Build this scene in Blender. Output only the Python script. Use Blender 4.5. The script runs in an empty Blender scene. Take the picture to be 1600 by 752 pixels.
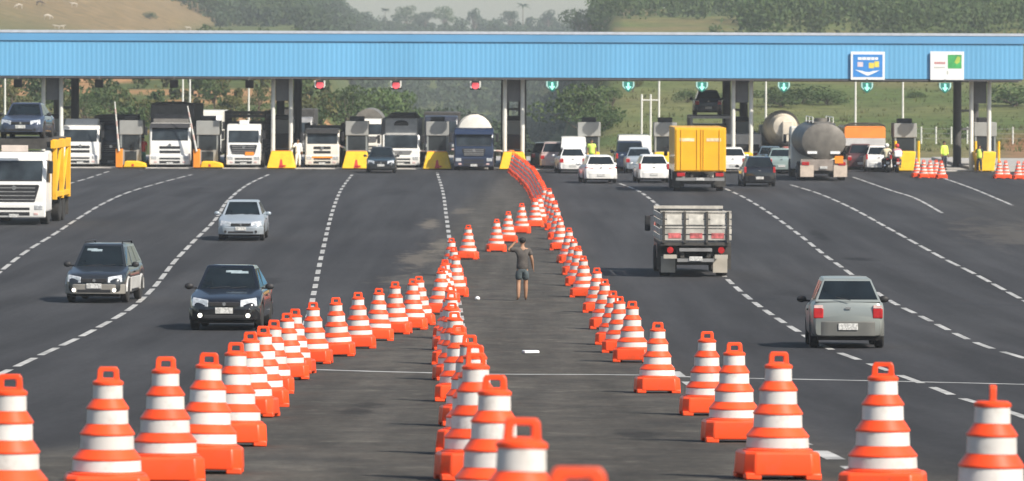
import bpy, bmesh, math, random
from mathutils import Vector, Matrix
random.seed(7)
R = math.radians
S = bpy.context.scene
COL = S.collection

# ------------------------------------------------------------------ place
CAM_Z = 7.0          # eye height above the toll plaza
FPX = 8000.0         # focal length in photo pixels (1600 wide)
HX, HY = 800.0, 78.0 # optical axis / horizon in the photo
ROLL = 0.0038
GD = 175.0
GT = [(-80,9.4),(0,5.40),(17.6,4.47),(30,3.80),(42,3.26),(48,3.03),(51.7,2.85),(63.5,2.29),(71.4,1.96),(85.5,1.42),(101.6,0.985),(113.7,0.68),(135,0.28),(155,0.07),(175,0.0),(200,0.0)]

def gz(d):
    """road height along the view: a sag that flattens out before the plaza"""
    d = max(d, -79.9)
    if d >= GD: return 0.0
    for i in range(len(GT)-1):
        if d < GT[i+1][0]: break
    sl = lambda k: (GT[min(k+1,len(GT)-1)][1]-GT[max(k-1,0)][1])/(GT[min(k+1,len(GT)-1)][0]-GT[max(k-1,0)][0])
    (x0,y0),(x1,y1) = GT[i],GT[i+1]; h = x1-x0; t = (d-x0)/h
    return (2*t**3-3*t*t+1)*y0+(t**3-2*t*t+t)*h*sl(i)+(-2*t**3+3*t*t)*y1+(t**3-t*t)*h*sl(i+1)

def gslope(d):
    return math.atan((gz(d+.5)-gz(d-.5)))

def level(px, py):
    dx, dy = px - HX, py - HY
    return dx + dy * ROLL, dy - dx * ROLL

def ground(px, py, h=0.0):
    """a point of the road (or h above it) -> (x, d)"""
    lx, ly = level(px, py)
    a, b = 12.0, 345.0
    for _ in range(60):
        m = (a + b) / 2
        if ly * m / FPX + gz(m) + h - CAM_Z < 0: a = m
        else: b = m
    return lx * a / FPX, a

def at(px, py, d):
    lx, ly = level(px, py)
    return Vector((lx * d / FPX, d, CAM_Z - ly * d / FPX))

# ------------------------------------------------------------------ mesh building
class M:
    def __init__(s): s.v = []; s.f = []
    def add(s, vs, fs):
        n = len(s.v); s.v += [tuple(p) for p in vs]
        s.f += [tuple(i + n for i in f) for f in fs]; return s
    def hexa(s, p):
        return s.add(p, [(0,3,2,1),(4,5,6,7),(0,1,5,4),(1,2,6,5),(2,3,7,6),(3,0,4,7)])
    def box(s, x0, x1, y0, y1, z0, z1):
        return s.hexa([(x0,y0,z0),(x1,y0,z0),(x1,y1,z0),(x0,y1,z0),(x0,y0,z1),(x1,y0,z1),(x1,y1,z1),(x0,y1,z1)])
    def prism(s, poly, axis, a, b):
        n = len(poly)
        def mk(p, t):
            if axis == 'x': return (t, p[0], p[1])
            if axis == 'y': return (p[0], t, p[1])
            return (p[0], p[1], t)
        vs = [mk(p, a) for p in poly] + [mk(p, b) for p in poly]
        fs = [tuple(range(n))[::-1], tuple(range(n, 2*n))] + [(i, (i+1) % n, n+(i+1) % n, n+i) for i in range(n)]
        return s.add(vs, fs)
    def loft(s, rings, cap=True, closed=True):
        n = len(rings[0]); vs = [p for r in rings for p in r]; fs = []
        for k in range(len(rings)-1):
            for i in range(n if closed else n-1):
                j = (i+1) % n
                fs.append((k*n+i, k*n+j, (k+1)*n+j, (k+1)*n+i))
        if cap: fs += [tuple(range(n))[::-1], tuple(range((len(rings)-1)*n, len(rings)*n))]
        return s.add(vs, fs)
    def cyl(s, p0, p1, r0, r1=None, n=10):
        r1 = r0 if r1 is None else r1
        p0, p1 = Vector(p0), Vector(p1); ax = (p1-p0).normalized()
        u = ax.orthogonal().normalized(); w = ax.cross(u)
        ring = lambda c, r: [c + u*(r*math.cos(2*math.pi*i/n)) + w*(r*math.sin(2*math.pi*i/n)) for i in range(n)]
        return s.loft([ring(p0, r0), ring(p1, r1)])
    def tube(s, pts, r, n=8):
        pts = [Vector(p) for p in pts]; rings = []
        rr = r if isinstance(r, (list, tuple)) else [r]*len(pts)
        u = None
        for i, p in enumerate(pts):
            t = (pts[min(i+1, len(pts)-1)] - pts[max(i-1, 0)]).normalized()
            u = t.orthogonal().normalized() if u is None else (u - t*u.dot(t)).normalized()
            w = t.cross(u)
            rings.append([p + u*(rr[i]*math.cos(2*math.pi*k/n)) + w*(rr[i]*math.sin(2*math.pi*k/n)) for k in range(n)])
        return s.loft(rings)
    def lathe(s, prof, n=24, axis='z', c=(0,0,0)):
        rings = []
        for r, z in prof:
            ring = []
            for i in range(n):
                a = 2*math.pi*i/n; x, y = r*math.cos(a), r*math.sin(a)
                p = (x, y, z) if axis == 'z' else ((z, x, y) if axis == 'x' else (x, z, y))
                ring.append((p[0]+c[0], p[1]+c[1], p[2]+c[2]))
            rings.append(ring)
        return s.loft(rings)
    def ell(s, c, rx, ry, rz, nu=12, nv=8):
        prof = []
        rings = []
        for j in range(nv+1):
            t = math.pi*(0.02 + 0.96*j/nv)
            rings.append([(c[0]+rx*math.sin(t)*math.cos(2*math.pi*i/nu), c[1]+ry*math.sin(t)*math.sin(2*math.pi*i/nu), c[2]-rz*math.cos(t)) for i in range(nu)])
        return s.loft(rings)
    def panel(s, c, u0, u1, v0, v1, off=0.006, th=0.012):
        """thin slab lying on the quad c = bl, br, tr, tl, inset by u, v and standing proud"""
        c = [Vector(p) for p in c]
        b = lambda u, v: (c[0]*(1-u)+c[1]*u)*(1-v) + (c[3]*(1-u)+c[2]*u)*v
        nrm = (c[1]-c[0]).cross(c[3]-c[0]).normalized()
        q = [b(u0,v0), b(u1,v0), b(u1,v1), b(u0,v1)]
        return s.hexa([p + nrm*(off-th) for p in q] + [p + nrm*off for p in q])
    def build(s, name, mat, parent=None, smooth=35, bevel=0.0, seg=2, fix=True):
        me = bpy.data.meshes.new(name); me.from_pydata(s.v, [], s.f)
        if fix:
            bm = bmesh.new(); bm.from_mesh(me); bmesh.ops.recalc_face_normals(bm, faces=bm.faces); bm.to_mesh(me); bm.free()
        me.validate(); me.update()
        if smooth:
            me.shade_smooth(); me.set_sharp_from_angle(angle=R(smooth))
        o = bpy.data.objects.new(name, me); COL.objects.link(o)
        me.materials.append(mat)
        if parent: o.parent = parent
        if bevel:
            b = o.modifiers.new('edge', 'BEVEL'); b.width = bevel; b.segments = seg; b.limit_method = 'ANGLE'; b.angle_limit = R(40)
            b.harden_normals = False
        return o

def tag(o, label, cat, group=None, kind=None):
    if label: o['label'] = label
    if cat: o['category'] = cat
    if group: o['group'] = group
    if kind: o['kind'] = kind
    return o

def thing(name, label, cat, group=None, loc=(0,0,0), rz=0.0):
    o = bpy.data.objects.new(name, None); COL.objects.link(o)
    o.empty_display_size = 0.3
    o.location = loc; o.rotation_euler = (0, 0, rz)
    return tag(o, label, cat, group)

def structure(o):
    o['kind'] = 'structure'; return o

def kids(o): return [c for c in bpy.data.objects if c.parent == o]

def dup(root, label, group=None):
    r = root.copy(); COL.objects.link(r)
    r['label'] = label
    if group: r['group'] = group
    for ch in kids(root):
        c = ch.copy(); COL.objects.link(c); c.parent = r
        for g in kids(ch):
            e = g.copy(); COL.objects.link(e); e.parent = c
    return r

# ------------------------------------------------------------------ materials
MATS = {}
def mat(name, col, rough=0.6, metal=0.0, var=0.12, scale=3.0, coat=0.0, spec=0.5, bump=0.0, emit=None, stretch=None, dirt=0.0):
    """principled with a noise driven tone variation; dirt greys the lower part of vehicles"""
    if name in MATS: return MATS[name]
    m = bpy.data.materials.new(name); m.use_nodes = True; nt = m.node_tree; b = nt.nodes['Principled BSDF']
    tc = nt.nodes.new('ShaderNodeTexCoord'); mp = nt.nodes.new('ShaderNodeMapping'); nz = nt.nodes.new('ShaderNodeTexNoise')
    nz.inputs['Scale'].default_value = scale; nz.inputs['Detail'].default_value = 5
    if stretch: mp.inputs['Scale'].default_value = stretch
    nt.links.new(tc.outputs['Object'], mp.inputs['Vector']); nt.links.new(mp.outputs['Vector'], nz.inputs['Vector'])
    rp = nt.nodes.new('ShaderNodeValToRGB')
    lo = [max(0, c*(1-var)) for c in col]; hi = [min(1, c*(1+var)) for c in col]
    rp.color_ramp.elements[0].position = 0.3; rp.color_ramp.elements[1].position = 0.7
    rp.color_ramp.elements[0].color = (*lo, 1); rp.color_ramp.elements[1].color = (*hi, 1)
    nt.links.new(nz.outputs['Fac'], rp.inputs['Fac']); out = rp.outputs['Color']
    if dirt:
        sx = nt.nodes.new('ShaderNodeSeparateXYZ'); nt.links.new(tc.outputs['Object'], sx.inputs['Vector'])
        ma = nt.nodes.new('ShaderNodeMapRange'); ma.inputs[1].default_value = 0.9; ma.inputs[2].default_value = 0.15
        ma.inputs[3].default_value = 0.0; ma.inputs[4].default_value = dirt
        nt.links.new(sx.outputs['Z'], ma.inputs[0])
        mu = nt.nodes.new('ShaderNodeMath'); mu.operation = 'MULTIPLY'
        nt.links.new(ma.outputs[0], mu.inputs[0]); nt.links.new(nz.outputs['Fac'], mu.inputs[1])
        mx = nt.nodes.new('ShaderNodeMixRGB'); mx.inputs[2].default_value = (0.16, 0.13, 0.10, 1)
        nt.links.new(mu.outputs[0], mx.inputs[0]); nt.links.new(out, mx.inputs[1]); out = mx.outputs[0]
    nt.links.new(out, b.inputs['Base Color'])
    b.inputs['Roughness'].default_value = rough; b.inputs['Metallic'].default_value = metal
    b.inputs['Specular IOR Level'].default_value = spec
    if coat: b.inputs['Coat Weight'].default_value = coat; b.inputs['Coat Roughness'].default_value = 0.05
    if bump:
        bp = nt.nodes.new('ShaderNodeBump'); bp.inputs['Strength'].default_value = bump
        nt.links.new(nz.outputs['Fac'], bp.inputs['Height']); nt.links.new(bp.outputs['Normal'], b.inputs['Normal'])
    if emit:
        b.inputs['Emission Color'].default_value = (*emit[0], 1); b.inputs['Emission Strength'].default_value = emit[1]
    MATS[name] = m; return m

def paint(name, col, metal=0.0, rough=0.32, dirt=0.5, coat=0.25):
    return mat(name, col, rough=rough, metal=metal, var=0.07, scale=1.6, coat=coat, dirt=dirt, spec=0.4)

GLASS = mat('car_glass', (0.009, 0.014, 0.018), rough=0.06, var=0.4, scale=1.6, spec=0.28)
GLASSB = mat('bluish_glass', (0.024, 0.031, 0.036), rough=0.1, var=0.8, scale=1.1, spec=0.35)
TYRE = mat('tyre_rubber', (0.022, 0.021, 0.020), rough=0.85, var=0.3, scale=8)
RIM = mat('wheel_metal', (0.45, 0.45, 0.46), rough=0.35, metal=0.8)
DARK = mat('dark_plastic', (0.016, 0.016, 0.018), rough=0.6, var=0.3, scale=5)
UNDER = mat('underbody', (0.018, 0.017, 0.016), rough=0.9, var=0.4, scale=4)
CHROME = mat('chrome', (0.6, 0.6, 0.62), rough=0.2, metal=0.9)
HEADL = mat('headlight_glass', (0.62, 0.64, 0.66), rough=0.12, metal=0.35, var=0.35, scale=14)
FOG = mat('lit_fog_lamp', (0.9, 0.88, 0.8), rough=0.2, emit=((1.0, 0.95, 0.85), 1.6))
TAILR = mat('tail_light_red', (0.42, 0.018, 0.022), rough=0.18, var=0.25, scale=9, coat=0.4)
TAILA = mat('tail_light_amber', (0.6, 0.2, 0.03), rough=0.2, var=0.2, scale=9)
LENSW = mat('tail_light_clear', (0.6, 0.42, 0.4), rough=0.2, var=0.2, scale=9)
WHITE = paint('white_paint', (0.80, 0.80, 0.78))
OFFW = paint('cream_paint', (0.74, 0.71, 0.64))
SILVER = paint('silver_paint', (0.27, 0.30, 0.29), metal=0.35, rough=0.35, dirt=1.0)
SILVERB = paint('bluish_silver_paint', (0.33, 0.38, 0.43), metal=0.25, rough=0.35)
BLACKP = paint('black_paint', (0.006, 0.008, 0.012), rough=0.15, dirt=0.12, coat=0.7)
DKGREY = paint('dark_grey_paint', (0.032, 0.038, 0.045), metal=0.5, rough=0.28, dirt=0.2, coat=0.6)
DKBLUE = paint('dark_blue_paint', (0.018, 0.03, 0.065), rough=0.25)
TEALG = paint('grey_green_paint', (0.28, 0.37, 0.36), metal=0.2)
YELTR = paint('yellow_truck_paint', (0.86, 0.44, 0.015), rough=0.45, dirt=0.3)
ORTR = paint('orange_truck_paint', (0.85, 0.27, 0.05), rough=0.45)
GREYM = mat('grey_metal', (0.26, 0.26, 0.26), rough=0.5, metal=0.3, var=0.2)
STEEL = mat('tank_steel', (0.15, 0.138, 0.12), rough=0.55, metal=0.1, var=0.25, scale=2.2)
CHASSIS = mat('chassis_steel', (0.05, 0.047, 0.043), rough=0.8, var=0.35, scale=4)
CONC = mat('concrete', (0.36, 0.345, 0.32), rough=0.9, var=0.2, scale=1.5, bump=0.15)
def scuffed(name, col, grime, rough, lo, hi, amt):
    m = bpy.data.materials.new(name); m.use_nodes = True; nt = m.node_tree; b = nt.nodes['Principled BSDF']; L = nt.links.new
    tc = nt.nodes.new('ShaderNodeTexCoord'); oi = nt.nodes.new('ShaderNodeObjectInfo'); ad = nt.nodes.new('ShaderNodeVectorMath'); ad.operation = 'MULTIPLY_ADD'
    ad.inputs[1].default_value = (1, 1, 1); cb = nt.nodes.new('ShaderNodeCombineXYZ'); mu = nt.nodes.new('ShaderNodeMath'); mu.operation = 'MULTIPLY'; mu.inputs[1].default_value = 40
    L(oi.outputs['Random'], mu.inputs[0])
    for k in range(3): L(mu.outputs[0], cb.inputs[k])
    L(tc.outputs['Object'], ad.inputs[0]); L(cb.outputs[0], ad.inputs[2])
    nz = nt.nodes.new('ShaderNodeTexNoise'); nz.inputs['Scale'].default_value = 6; nz.inputs['Detail'].default_value = 8; nz.inputs['Roughness'].default_value = .72; L(ad.outputs[0], nz.inputs['Vector'])
    rp = nt.nodes.new('ShaderNodeValToRGB'); e = rp.color_ramp.elements; e[0].position = lo; e[0].color = (0,0,0,1); e[1].position = hi; e[1].color = (amt,)*3 + (1,); L(nz.outputs['Fac'], rp.inputs['Fac'])
    hs = nt.nodes.new('ShaderNodeHueSaturation'); hs.inputs['Color'].default_value = (*col, 1); mr = nt.nodes.new('ShaderNodeMapRange'); mr.inputs[3].default_value = .82; mr.inputs[4].default_value = 1.06; L(oi.outputs['Random'], mr.inputs[0]); L(mr.outputs[0], hs.inputs['Value'])
    mx = nt.nodes.new('ShaderNodeMixRGB'); L(rp.outputs['Color'], mx.inputs[0]); L(hs.outputs['Color'], mx.inputs[1]); mx.inputs[2].default_value = (*grime, 1); L(mx.outputs[0], b.inputs['Base Color'])
    b.inputs['Roughness'].default_value = rough
    MATS[name] = m; return m
ORANGE = scuffed('cone_orange', (0.95, 0.082, 0.014), (0.30, 0.08, 0.035), 0.42, .50, .78, .75)
BAND = scuffed('reflective_white', (0.68, 0.66, 0.63), (0.34, 0.30, 0.26), 0.4, .52, .78, .7)
YEL = mat('safety_yellow', (0.86, 0.52, 0.012), rough=0.6, var=0.12, scale=2.5)
ORB = mat('bollard_orange', (0.9, 0.28, 0.02), rough=0.55, var=0.1, scale=3)
POSTW = mat('painted_post', (0.66, 0.66, 0.62), rough=0.55, var=0.1, scale=2)
POSTG = mat('grey_post', (0.14, 0.14, 0.145), rough=0.6, var=0.15, scale=2)
RED = mat('red_paint', (0.55, 0.03, 0.02), rough=0.5)
SKIN = mat('skin_brown', (0.33, 0.18, 0.105), rough=0.6, var=0.08, scale=6)
HAIR = mat('black_hair', (0.012, 0.011, 0.010), rough=0.7)
# ------------------------------------------------------------------ terrain
def interp(tab, t):
    if t <= tab[0][0]: return tab[0][1]
    for (a, va), (b, vb) in zip(tab, tab[1:]):
        if t <= b:
            k = (t-a)/(b-a); k = k*k*(3-2*k)*0.5 + k*0.5
            return va + (vb-va)*k
    return tab[-1][1]
def sm(a, b, t):
    k = min(1, max(0, (t-a)/(b-a))); return k*k*(3-2*k)
from mathutils import noise as NZ
def nz2(x, y, s, k=0.0): return NZ.noise(Vector((x/s, y/s, k)))

def terrain(x, d):
    if d <= 340: return gz(d) - 0.03
    u = 800 + FPX*x/d
    mR = sm(850, 960, u); mL = 1 - sm(470, 640, u)
    zr = interp([(340,0),(410,0.7),(480,2.4),(560,4.8),(700,8.6),(850,12.4),(960,14.6),(1150,15),(1600,10),(3000,8)], d)
    zr += 2.2*sm(1100, 1600, u)*sm(560, 900, d)
    zl = interp([(340,0),(400,0.8),(470,2.6),(560,4.9),(700,6.8),(900,8.2),(1400,16),(2000,17),(3000,12)], d)
    # dry hill top left, with its flank falling to the right
    zb = 9.0 + max(0, (-66 - x))*0.43 if x > -118 else 9.0 + 52*0.43 + (-118-x)*0.12
    zl += max(0, min(34, zb) - 9.0)*sm(650, 1150, d)*(1 - 0.5*sm(1250, 1900, d))
    # wooded hill behind it
    zl += 11*math.exp(-((x+86)/45)**2)*sm(1180, 1430, d)*(1-sm(1600, 2000, d))
    zc = interp([(340,0),(430,-4),(700,-19),(950,-22),(1150,-15),(1500,2),(1900,13.2),(2150,13),(3000,10)], d)
    z = zc*(1-mR)*(1-mL) + zr*mR + zl*mL
    if d > 1500: z = max(z, interp([(1500,2),(1900,13.2),(2150,13),(3000,10)], d))
    w = sm(350, 520, d)
    return z - 0.03 + w*(nz2(x, d, 38, 1)*1.0 + nz2(x, d, 11, 2)*0.3)*min(1.6, d/700)

def make_ground():
    us = [-0.5, -0.35, -0.24, -0.17] + [-0.13 + 0.26*i/130 for i in range(131)] + [0.17, 0.24, 0.35, 0.5]
    ds = [-300, -200, -120, -80, -40, 0] + [10*i for i in range(1, 34)] + [340 + 7*i for i in range(0, 60)] + [760 + 14*i for i in range(0, 50)] + [1460 + 40*i for i in range(0, 20)] + [2300, 2500, 2750, 3000]
    g = M(); cols = []
    for d in ds:
        for u in us:
            x = u*max(d, 380.0); z = terrain(x, d); g.v.append((x, d, z))
            px = 800 + FPX*x/max(d, 330)
            n = nz2(x, d, 26, 5) + 0.5*nz2(x, d, 9, 6)
            green = (0.088, 0.122, 0.040); olive = (0.132, 0.142, 0.060); dry = (0.19, 0.135, 0.075); red = (0.25, 0.115, 0.062); dk = (0.055, 0.07, 0.028)
            mixc = lambda a, b, k: tuple(p*(1-k)+q*k for p, q in zip(a, b))
            c = mixc(green, olive, sm(-0.5, 0.5, n))
            if px < 640:
                c = mixc(c, dk, 0.45)
                k = sm(0.02, 0.22, nz2(x, d, 17, 9))*sm(370, 400, d)*(1-sm(600, 700, d)); c = mixc(c, (0.36, 0.20, 0.11), k*0.95)
                k = sm(760, 980, d)*sm(-60, -72, x)*(1-sm(1220, 1330, d)); c = mixc(c, mixc(dry, (0.20, 0.14, 0.075), sm(-.4, .6, n)), k)
            elif px > 860:
                k = sm(0.1, 0.5, nz2(x, d, 30, 12)); c = mixc(c, dry, 0.35*k)
                k = sm(600, 760, d)*sm(0.0, 0.35, nz2(x, d, 30, 20)); c = mixc(c, dry, 0.7*k)
                k = (1-sm(360, 420, d))*sm(1545, 1590, px); c = mixc(c, red, k)
                k = (1-sm(350, 372, d)); c = mixc(c, (0.22, 0.17, 0.11), 0.5*k)
            if d > 1250: c = mixc(c, dk, 0.5)
            cols.append((*c, 1))
    nu = len(us)
    for i in range(len(ds)-1):
        for j in range(nu-1):
            a = i*nu+j; g.f.append((a, a+1, a+nu+1, a+nu))
    m = bpy.data.materials.new('hill_grass'); m.use_nodes = True; nt = m.node_tree; b = nt.nodes['Principled BSDF']
    at_ = nt.nodes.new('ShaderNodeAttribute'); at_.attribute_name = 'tone'
    tc = nt.nodes.new('ShaderNodeTexCoord'); n1 = nt.nodes.new('ShaderNodeTexNoise'); n1.inputs['Scale'].default_value = 0.35; n1.inputs['Detail'].default_value = 8; n1.inputs['Roughness'].default_value = 0.7
    nt.links.new(tc.outputs['Object'], n1.inputs['Vector'])
    rp = nt.nodes.new('ShaderNodeValToRGB'); rp.color_ramp.elements[0].position = 0.32; rp.color_ramp.elements[1].position = 0.68
    rp.color_ramp.elements[0].color = (0.55, 0.6, 0.5, 1); rp.color_ramp.elements[1].color = (1.3, 1.25, 1.1, 1)
    nt.links.new(n1.outputs['Fac'], rp.inputs['Fac'])
    mu = nt.nodes.new('ShaderNodeMixRGB'); mu.blend_type = 'MULTIPLY'; mu.inputs[0].default_value = 1
    nt.links.new(at_.outputs['Color'], mu.inputs[1]); nt.links.new(rp.outputs['Color'], mu.inputs[2])
    nt.links.new(mu.outputs[0], b.inputs['Base Color']); b.inputs['Roughness'].default_value = 0.95; b.inputs['Specular IOR Level'].default_value = 0.15
    bp = nt.nodes.new('ShaderNodeBump'); bp.inputs['Strength'].default_value = 0.6; bp.inputs['Distance'].default_value = 0.5
    nt.links.new(n1.outputs['Fac'], bp.inputs['Height']); nt.links.new(bp.outputs['Normal'], b.inputs['Normal'])
    o = g.build('ground', m, smooth=80)
    ca = o.data.color_attributes.new('tone', 'FLOAT_COLOR', 'POINT')
    for i, c in enumerate(cols): ca.data[i].color = c
    structure(o)
make_ground()

# ------------------------------------------------------------------ road
def arc_x(pts, d):
    """x of a polyline of ground points at distance d (sorted by d)"""
    p = sorted(pts, key=lambda q: q[1])
    if d <= p[0][1]: return p[0][0]
    for a, b in zip(p, p[1:]):
        if d <= b[1]: return a[0] + (b[0]-a[0])*(d-a[1])/(b[1]-a[1])
    return p[-1][0]
WL = [ground(*p) for p in [(-420,752),(250,690),(430,610),(560,520),(680,440),(700,360),(740,320),(790,275)]]
WR = [ground(*p) for p in [(1500,752),(1215,690),(1080,600),(1000,560),(925,450),(870,370),(850,310),(805,272)]]

def make_road():
    g = M(); wear = []
    ds = [-80, -40, 0, 15] + [25 + 2.0*i for i in range(157)]
    xs = [-48 + 0.8*i for i in range(121)]
    for d in ds:
        a, b = arc_x(WL, d), arc_x(WR, d)
        for x in xs:
            g.v.append((x, d, gz(d)))
            k = sm(-1.2, 1.0, x-a)*(1-sm(-1.0, 1.2, x-b)) if d < 290 else 0
            k = max(k, 0.3*sm(17.5, 21, x)*sm(170, 205, d)*(1-sm(235, 262, d)))
            wear.append(k)
    n = len(xs)
    for i in range(len(ds)-1):
        for j in range(n-1):
            a = i*n+j; g.f.append((a, a+1, a+n+1, a+n))
    m = bpy.data.materials.new('asphalt'); m.use_nodes = True; nt = m.node_tree; b = nt.nodes['Principled BSDF']; L = nt.links.new
    tc = nt.nodes.new('ShaderNodeTexCoord')
    def noise(scale, st=(1,1,1), det=6, rough=0.6):
        mp = nt.nodes.new('ShaderNodeMapping'); mp.inputs['Scale'].default_value = st
        nn = nt.nodes.new('ShaderNodeTexNoise'); nn.inputs['Scale'].default_value = scale; nn.inputs['Detail'].default_value = det; nn.inputs['Roughness'].default_value = rough
        L(tc.outputs['Object'], mp.inputs['Vector']); L(mp.outputs['Vector'], nn.inputs['Vector']); return nn.outputs['Fac']
    def ramp(src, a, ca, b_, cb):
        r = nt.nodes.new('ShaderNodeValToRGB'); e = r.color_ramp.elements
        e[0].position = a; e[0].color = (*ca, 1); e[1].position = b_; e[1].color = (*cb, 1); L(src, r.inputs['Fac']); return r.outputs['Color']
    def mix(f, a, c, mode='MIX'):
        mx = nt.nodes.new('ShaderNodeMixRGB'); mx.blend_type = mode
        if isinstance(f, float): mx.inputs[0].default_value = f
        else: L(f, mx.inputs[0])
        for k, s in ((1, a), (2, c)):
            if isinstance(s, tuple): mx.inputs[k].default_value = (*s, 1)
            else: L(s, mx.inputs[k])
        return mx.outputs[0]
    def math_(op, a, c):
        q = nt.nodes.new('ShaderNodeMath'); q.operation = op; q.use_clamp = True
        for k, s in ((0, a), (1, c)):
            if isinstance(s, float): q.inputs[k].default_value = s
            else: L(s, q.inputs[k])
        return q.outputs[0]
    big = noise(0.06, (1, 0.8, 1)); streak = noise(0.9, (1, 0.03, 1), 4); fine = noise(9, (1, 0.6, 1), 8, 0.8); mid = noise(1.1, (1, 0.5, 1), 7, 0.7)
    new = ramp(big, 0.3, (0.034, 0.0345, 0.038), 0.7, (0.049, 0.0495, 0.053))
    old = ramp(mid, 0.3, (0.050, 0.047, 0.042), 0.72, (0.098, 0.090, 0.078))
    wa = nt.nodes.new('ShaderNodeAttribute'); wa.attribute_name = 'wear'
    edge = math_('MULTIPLY', wa.outputs['Fac'], ramp(mid, 0.2, (0.75,)*3, 0.6, (1.0,)*3))
    c = mix(edge, new, old)
    c = mix(1.0, c, ramp(streak, 0.35, (0.74,)*3, 0.68, (1.2,)*3), 'MULTIPLY')
    c = mix(1.0, c, ramp(fine, 0.3, (0.66,)*3, 0.72, (1.34,)*3), 'MULTIPLY')
    # pale grit lying on the worn strip
    grit = math_('MULTIPLY', ramp(noise(1.5, (1, 0.6, 1), 8, 0.8), 0.55, (0,)*3, 0.70, (1,)*3), wa.outputs['Fac'])
    c = mix(math_('MULTIPLY', grit, 0.6), c, (0.17, 0.155, 0.13))
    # dusty sand spills, each with its own place
    def spill(px, py, rx, ry, amt, base, col=(0.20, 0.175, 0.14)):
        gx, gd = ground(px, py)
        vm = nt.nodes.new('ShaderNodeMapping'); vm.vector_type = 'POINT'
        vm.inputs['Location'].default_value = (-gx/rx, -gd/ry, 0); vm.inputs['Scale'].default_value = (1/rx, 1/ry, 0)
        L(tc.outputs['Object'], vm.inputs['Vector'])
        ln = nt.nodes.new('ShaderNodeVectorMath'); ln.operation = 'LENGTH'; L(vm.outputs['Vector'], ln.inputs[0])
        q = math_('SUBTRACT', ramp(noise(0.8, (1, 0.35, 1), 8, 0.8), 0.3, (0.0,)*3, 0.75, (1.5,)*3), ln.outputs['Value'])
        return mix(math_('MULTIPLY', math_('MULTIPLY', q, 2.2), amt), base, col)
    c = spill(672, 350, 0.7, 9, 0.5, c); c = spill(655, 405, 1.1, 16, 0.42, c); c = spill(690, 385, 0.6, 14, 0.45, c); c = spill(722, 330, .8, 8, .3, c)
    c = spill(1590, 370, 3.4, 30, 0.2, c); c = spill(640, 440, 1.5, 10, 0.3, c)
    oil = (0.014, 0.014, 0.015)
    for q in ((1282,368,.5,9,.8),(1345,405,.9,3,.8),(620,300,1.2,14,.5),(1120,330,1.0,12,.5),(905,420,.5,9,.6),(420,440,.8,8,.5),(560,640,.5,5,.6),(1000,680,.6,4,.6),(300,300,1.5,16,.45),(1240,460,.7,9,.5)): c = spill(*q, c, oil)
    L(c, b.inputs['Base Color']); b.inputs['Roughness'].default_value = 0.9; b.inputs['Specular IOR Level'].default_value = 0.12
    bp = nt.nodes.new('ShaderNodeBump'); bp.inputs['Strength'].default_value = 0.35; bp.inputs['Distance'].default_value = 0.02
    L(fine, bp.inputs['Height']); L(bp.outputs['Normal'], b.inputs['Normal'])
    o = g.build('road', m, smooth=80)
    a_ = o.data.attributes.new('wear', 'FLOAT', 'POINT'); a_.data.foreach_set('value', wear)
    structure(o)
make_road()

LINE = mat('line_paint', (0.37, 0.365, 0.35), rough=0.7, var=0.35, scale=3.5, stretch=(1, 0.3, 1))
LINE2 = mat('worn_line_paint', (0.34, 0.34, 0.33), rough=0.75, var=0.35, scale=2.5)

def smooth_path(pts, n=10):
    out = []
    for i in range(len(pts)-1):
        p0, p1, p2, p3 = pts[max(i-1,0)], pts[i], pts[i+1], pts[min(i+2, len(pts)-1)]
        for k in range(n):
            t = k/n
            out.append(tuple(0.5*((2*b)+(-a+c)*t+(2*a-5*b+4*c-d)*t*t+(-a+3*b-3*c+d)*t**3) for a, b, c, d in zip(p0, p1, p2, p3)))
    out.append(pts[-1]); return out

def lane(name, px, dash=4.0, gap=2.0, w=0.15, m=LINE, z=0.006):
    pts = smooth_path([ground(*p) for p in px])
    L = [0]
    for a, b in zip(pts, pts[1:]): L.append(L[-1] + math.dist(a, b))
    def pos(s):
        for i in range(len(L)-1):
            if s <= L[i+1]:
                k = (s-L[i])/max(1e-6, L[i+1]-L[i])
                return Vector((pts[i][0]+(pts[i+1][0]-pts[i][0])*k, pts[i][1]+(pts[i+1][1]-pts[i][1])*k))
        return Vector(pts[-1])
    g = M(); s = 0.0
    rnd = random.Random(len(px)*77+int(px[0][0]))
    while s < L[-1]-0.3:
        e = min(s + (dash*rnd.uniform(0.94, 1.05) if gap else L[-1]), L[-1]); steps = max(1, int((e-s)/1.0))
        ring = []
        for k in range(steps+1):
            q = s+(e-s)*k/steps; p = pos(q); t = (pos(min(q+.1, L[-1]))-pos(max(0, q-.1))).normalized(); nn = Vector((-t.y, t.x))
            a, b = p+nn*w/2, p-nn*w/2
            ring.append([(a.x, a.y, gz(a.y)+z), (b.x, b.y, gz(b.y)+z)])
        g.loft(ring, cap=False, closed=False)
        s = e + gap
        if not gap: break
    o = g.build(name, m, smooth=0, fix=False); structure(o)

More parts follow.
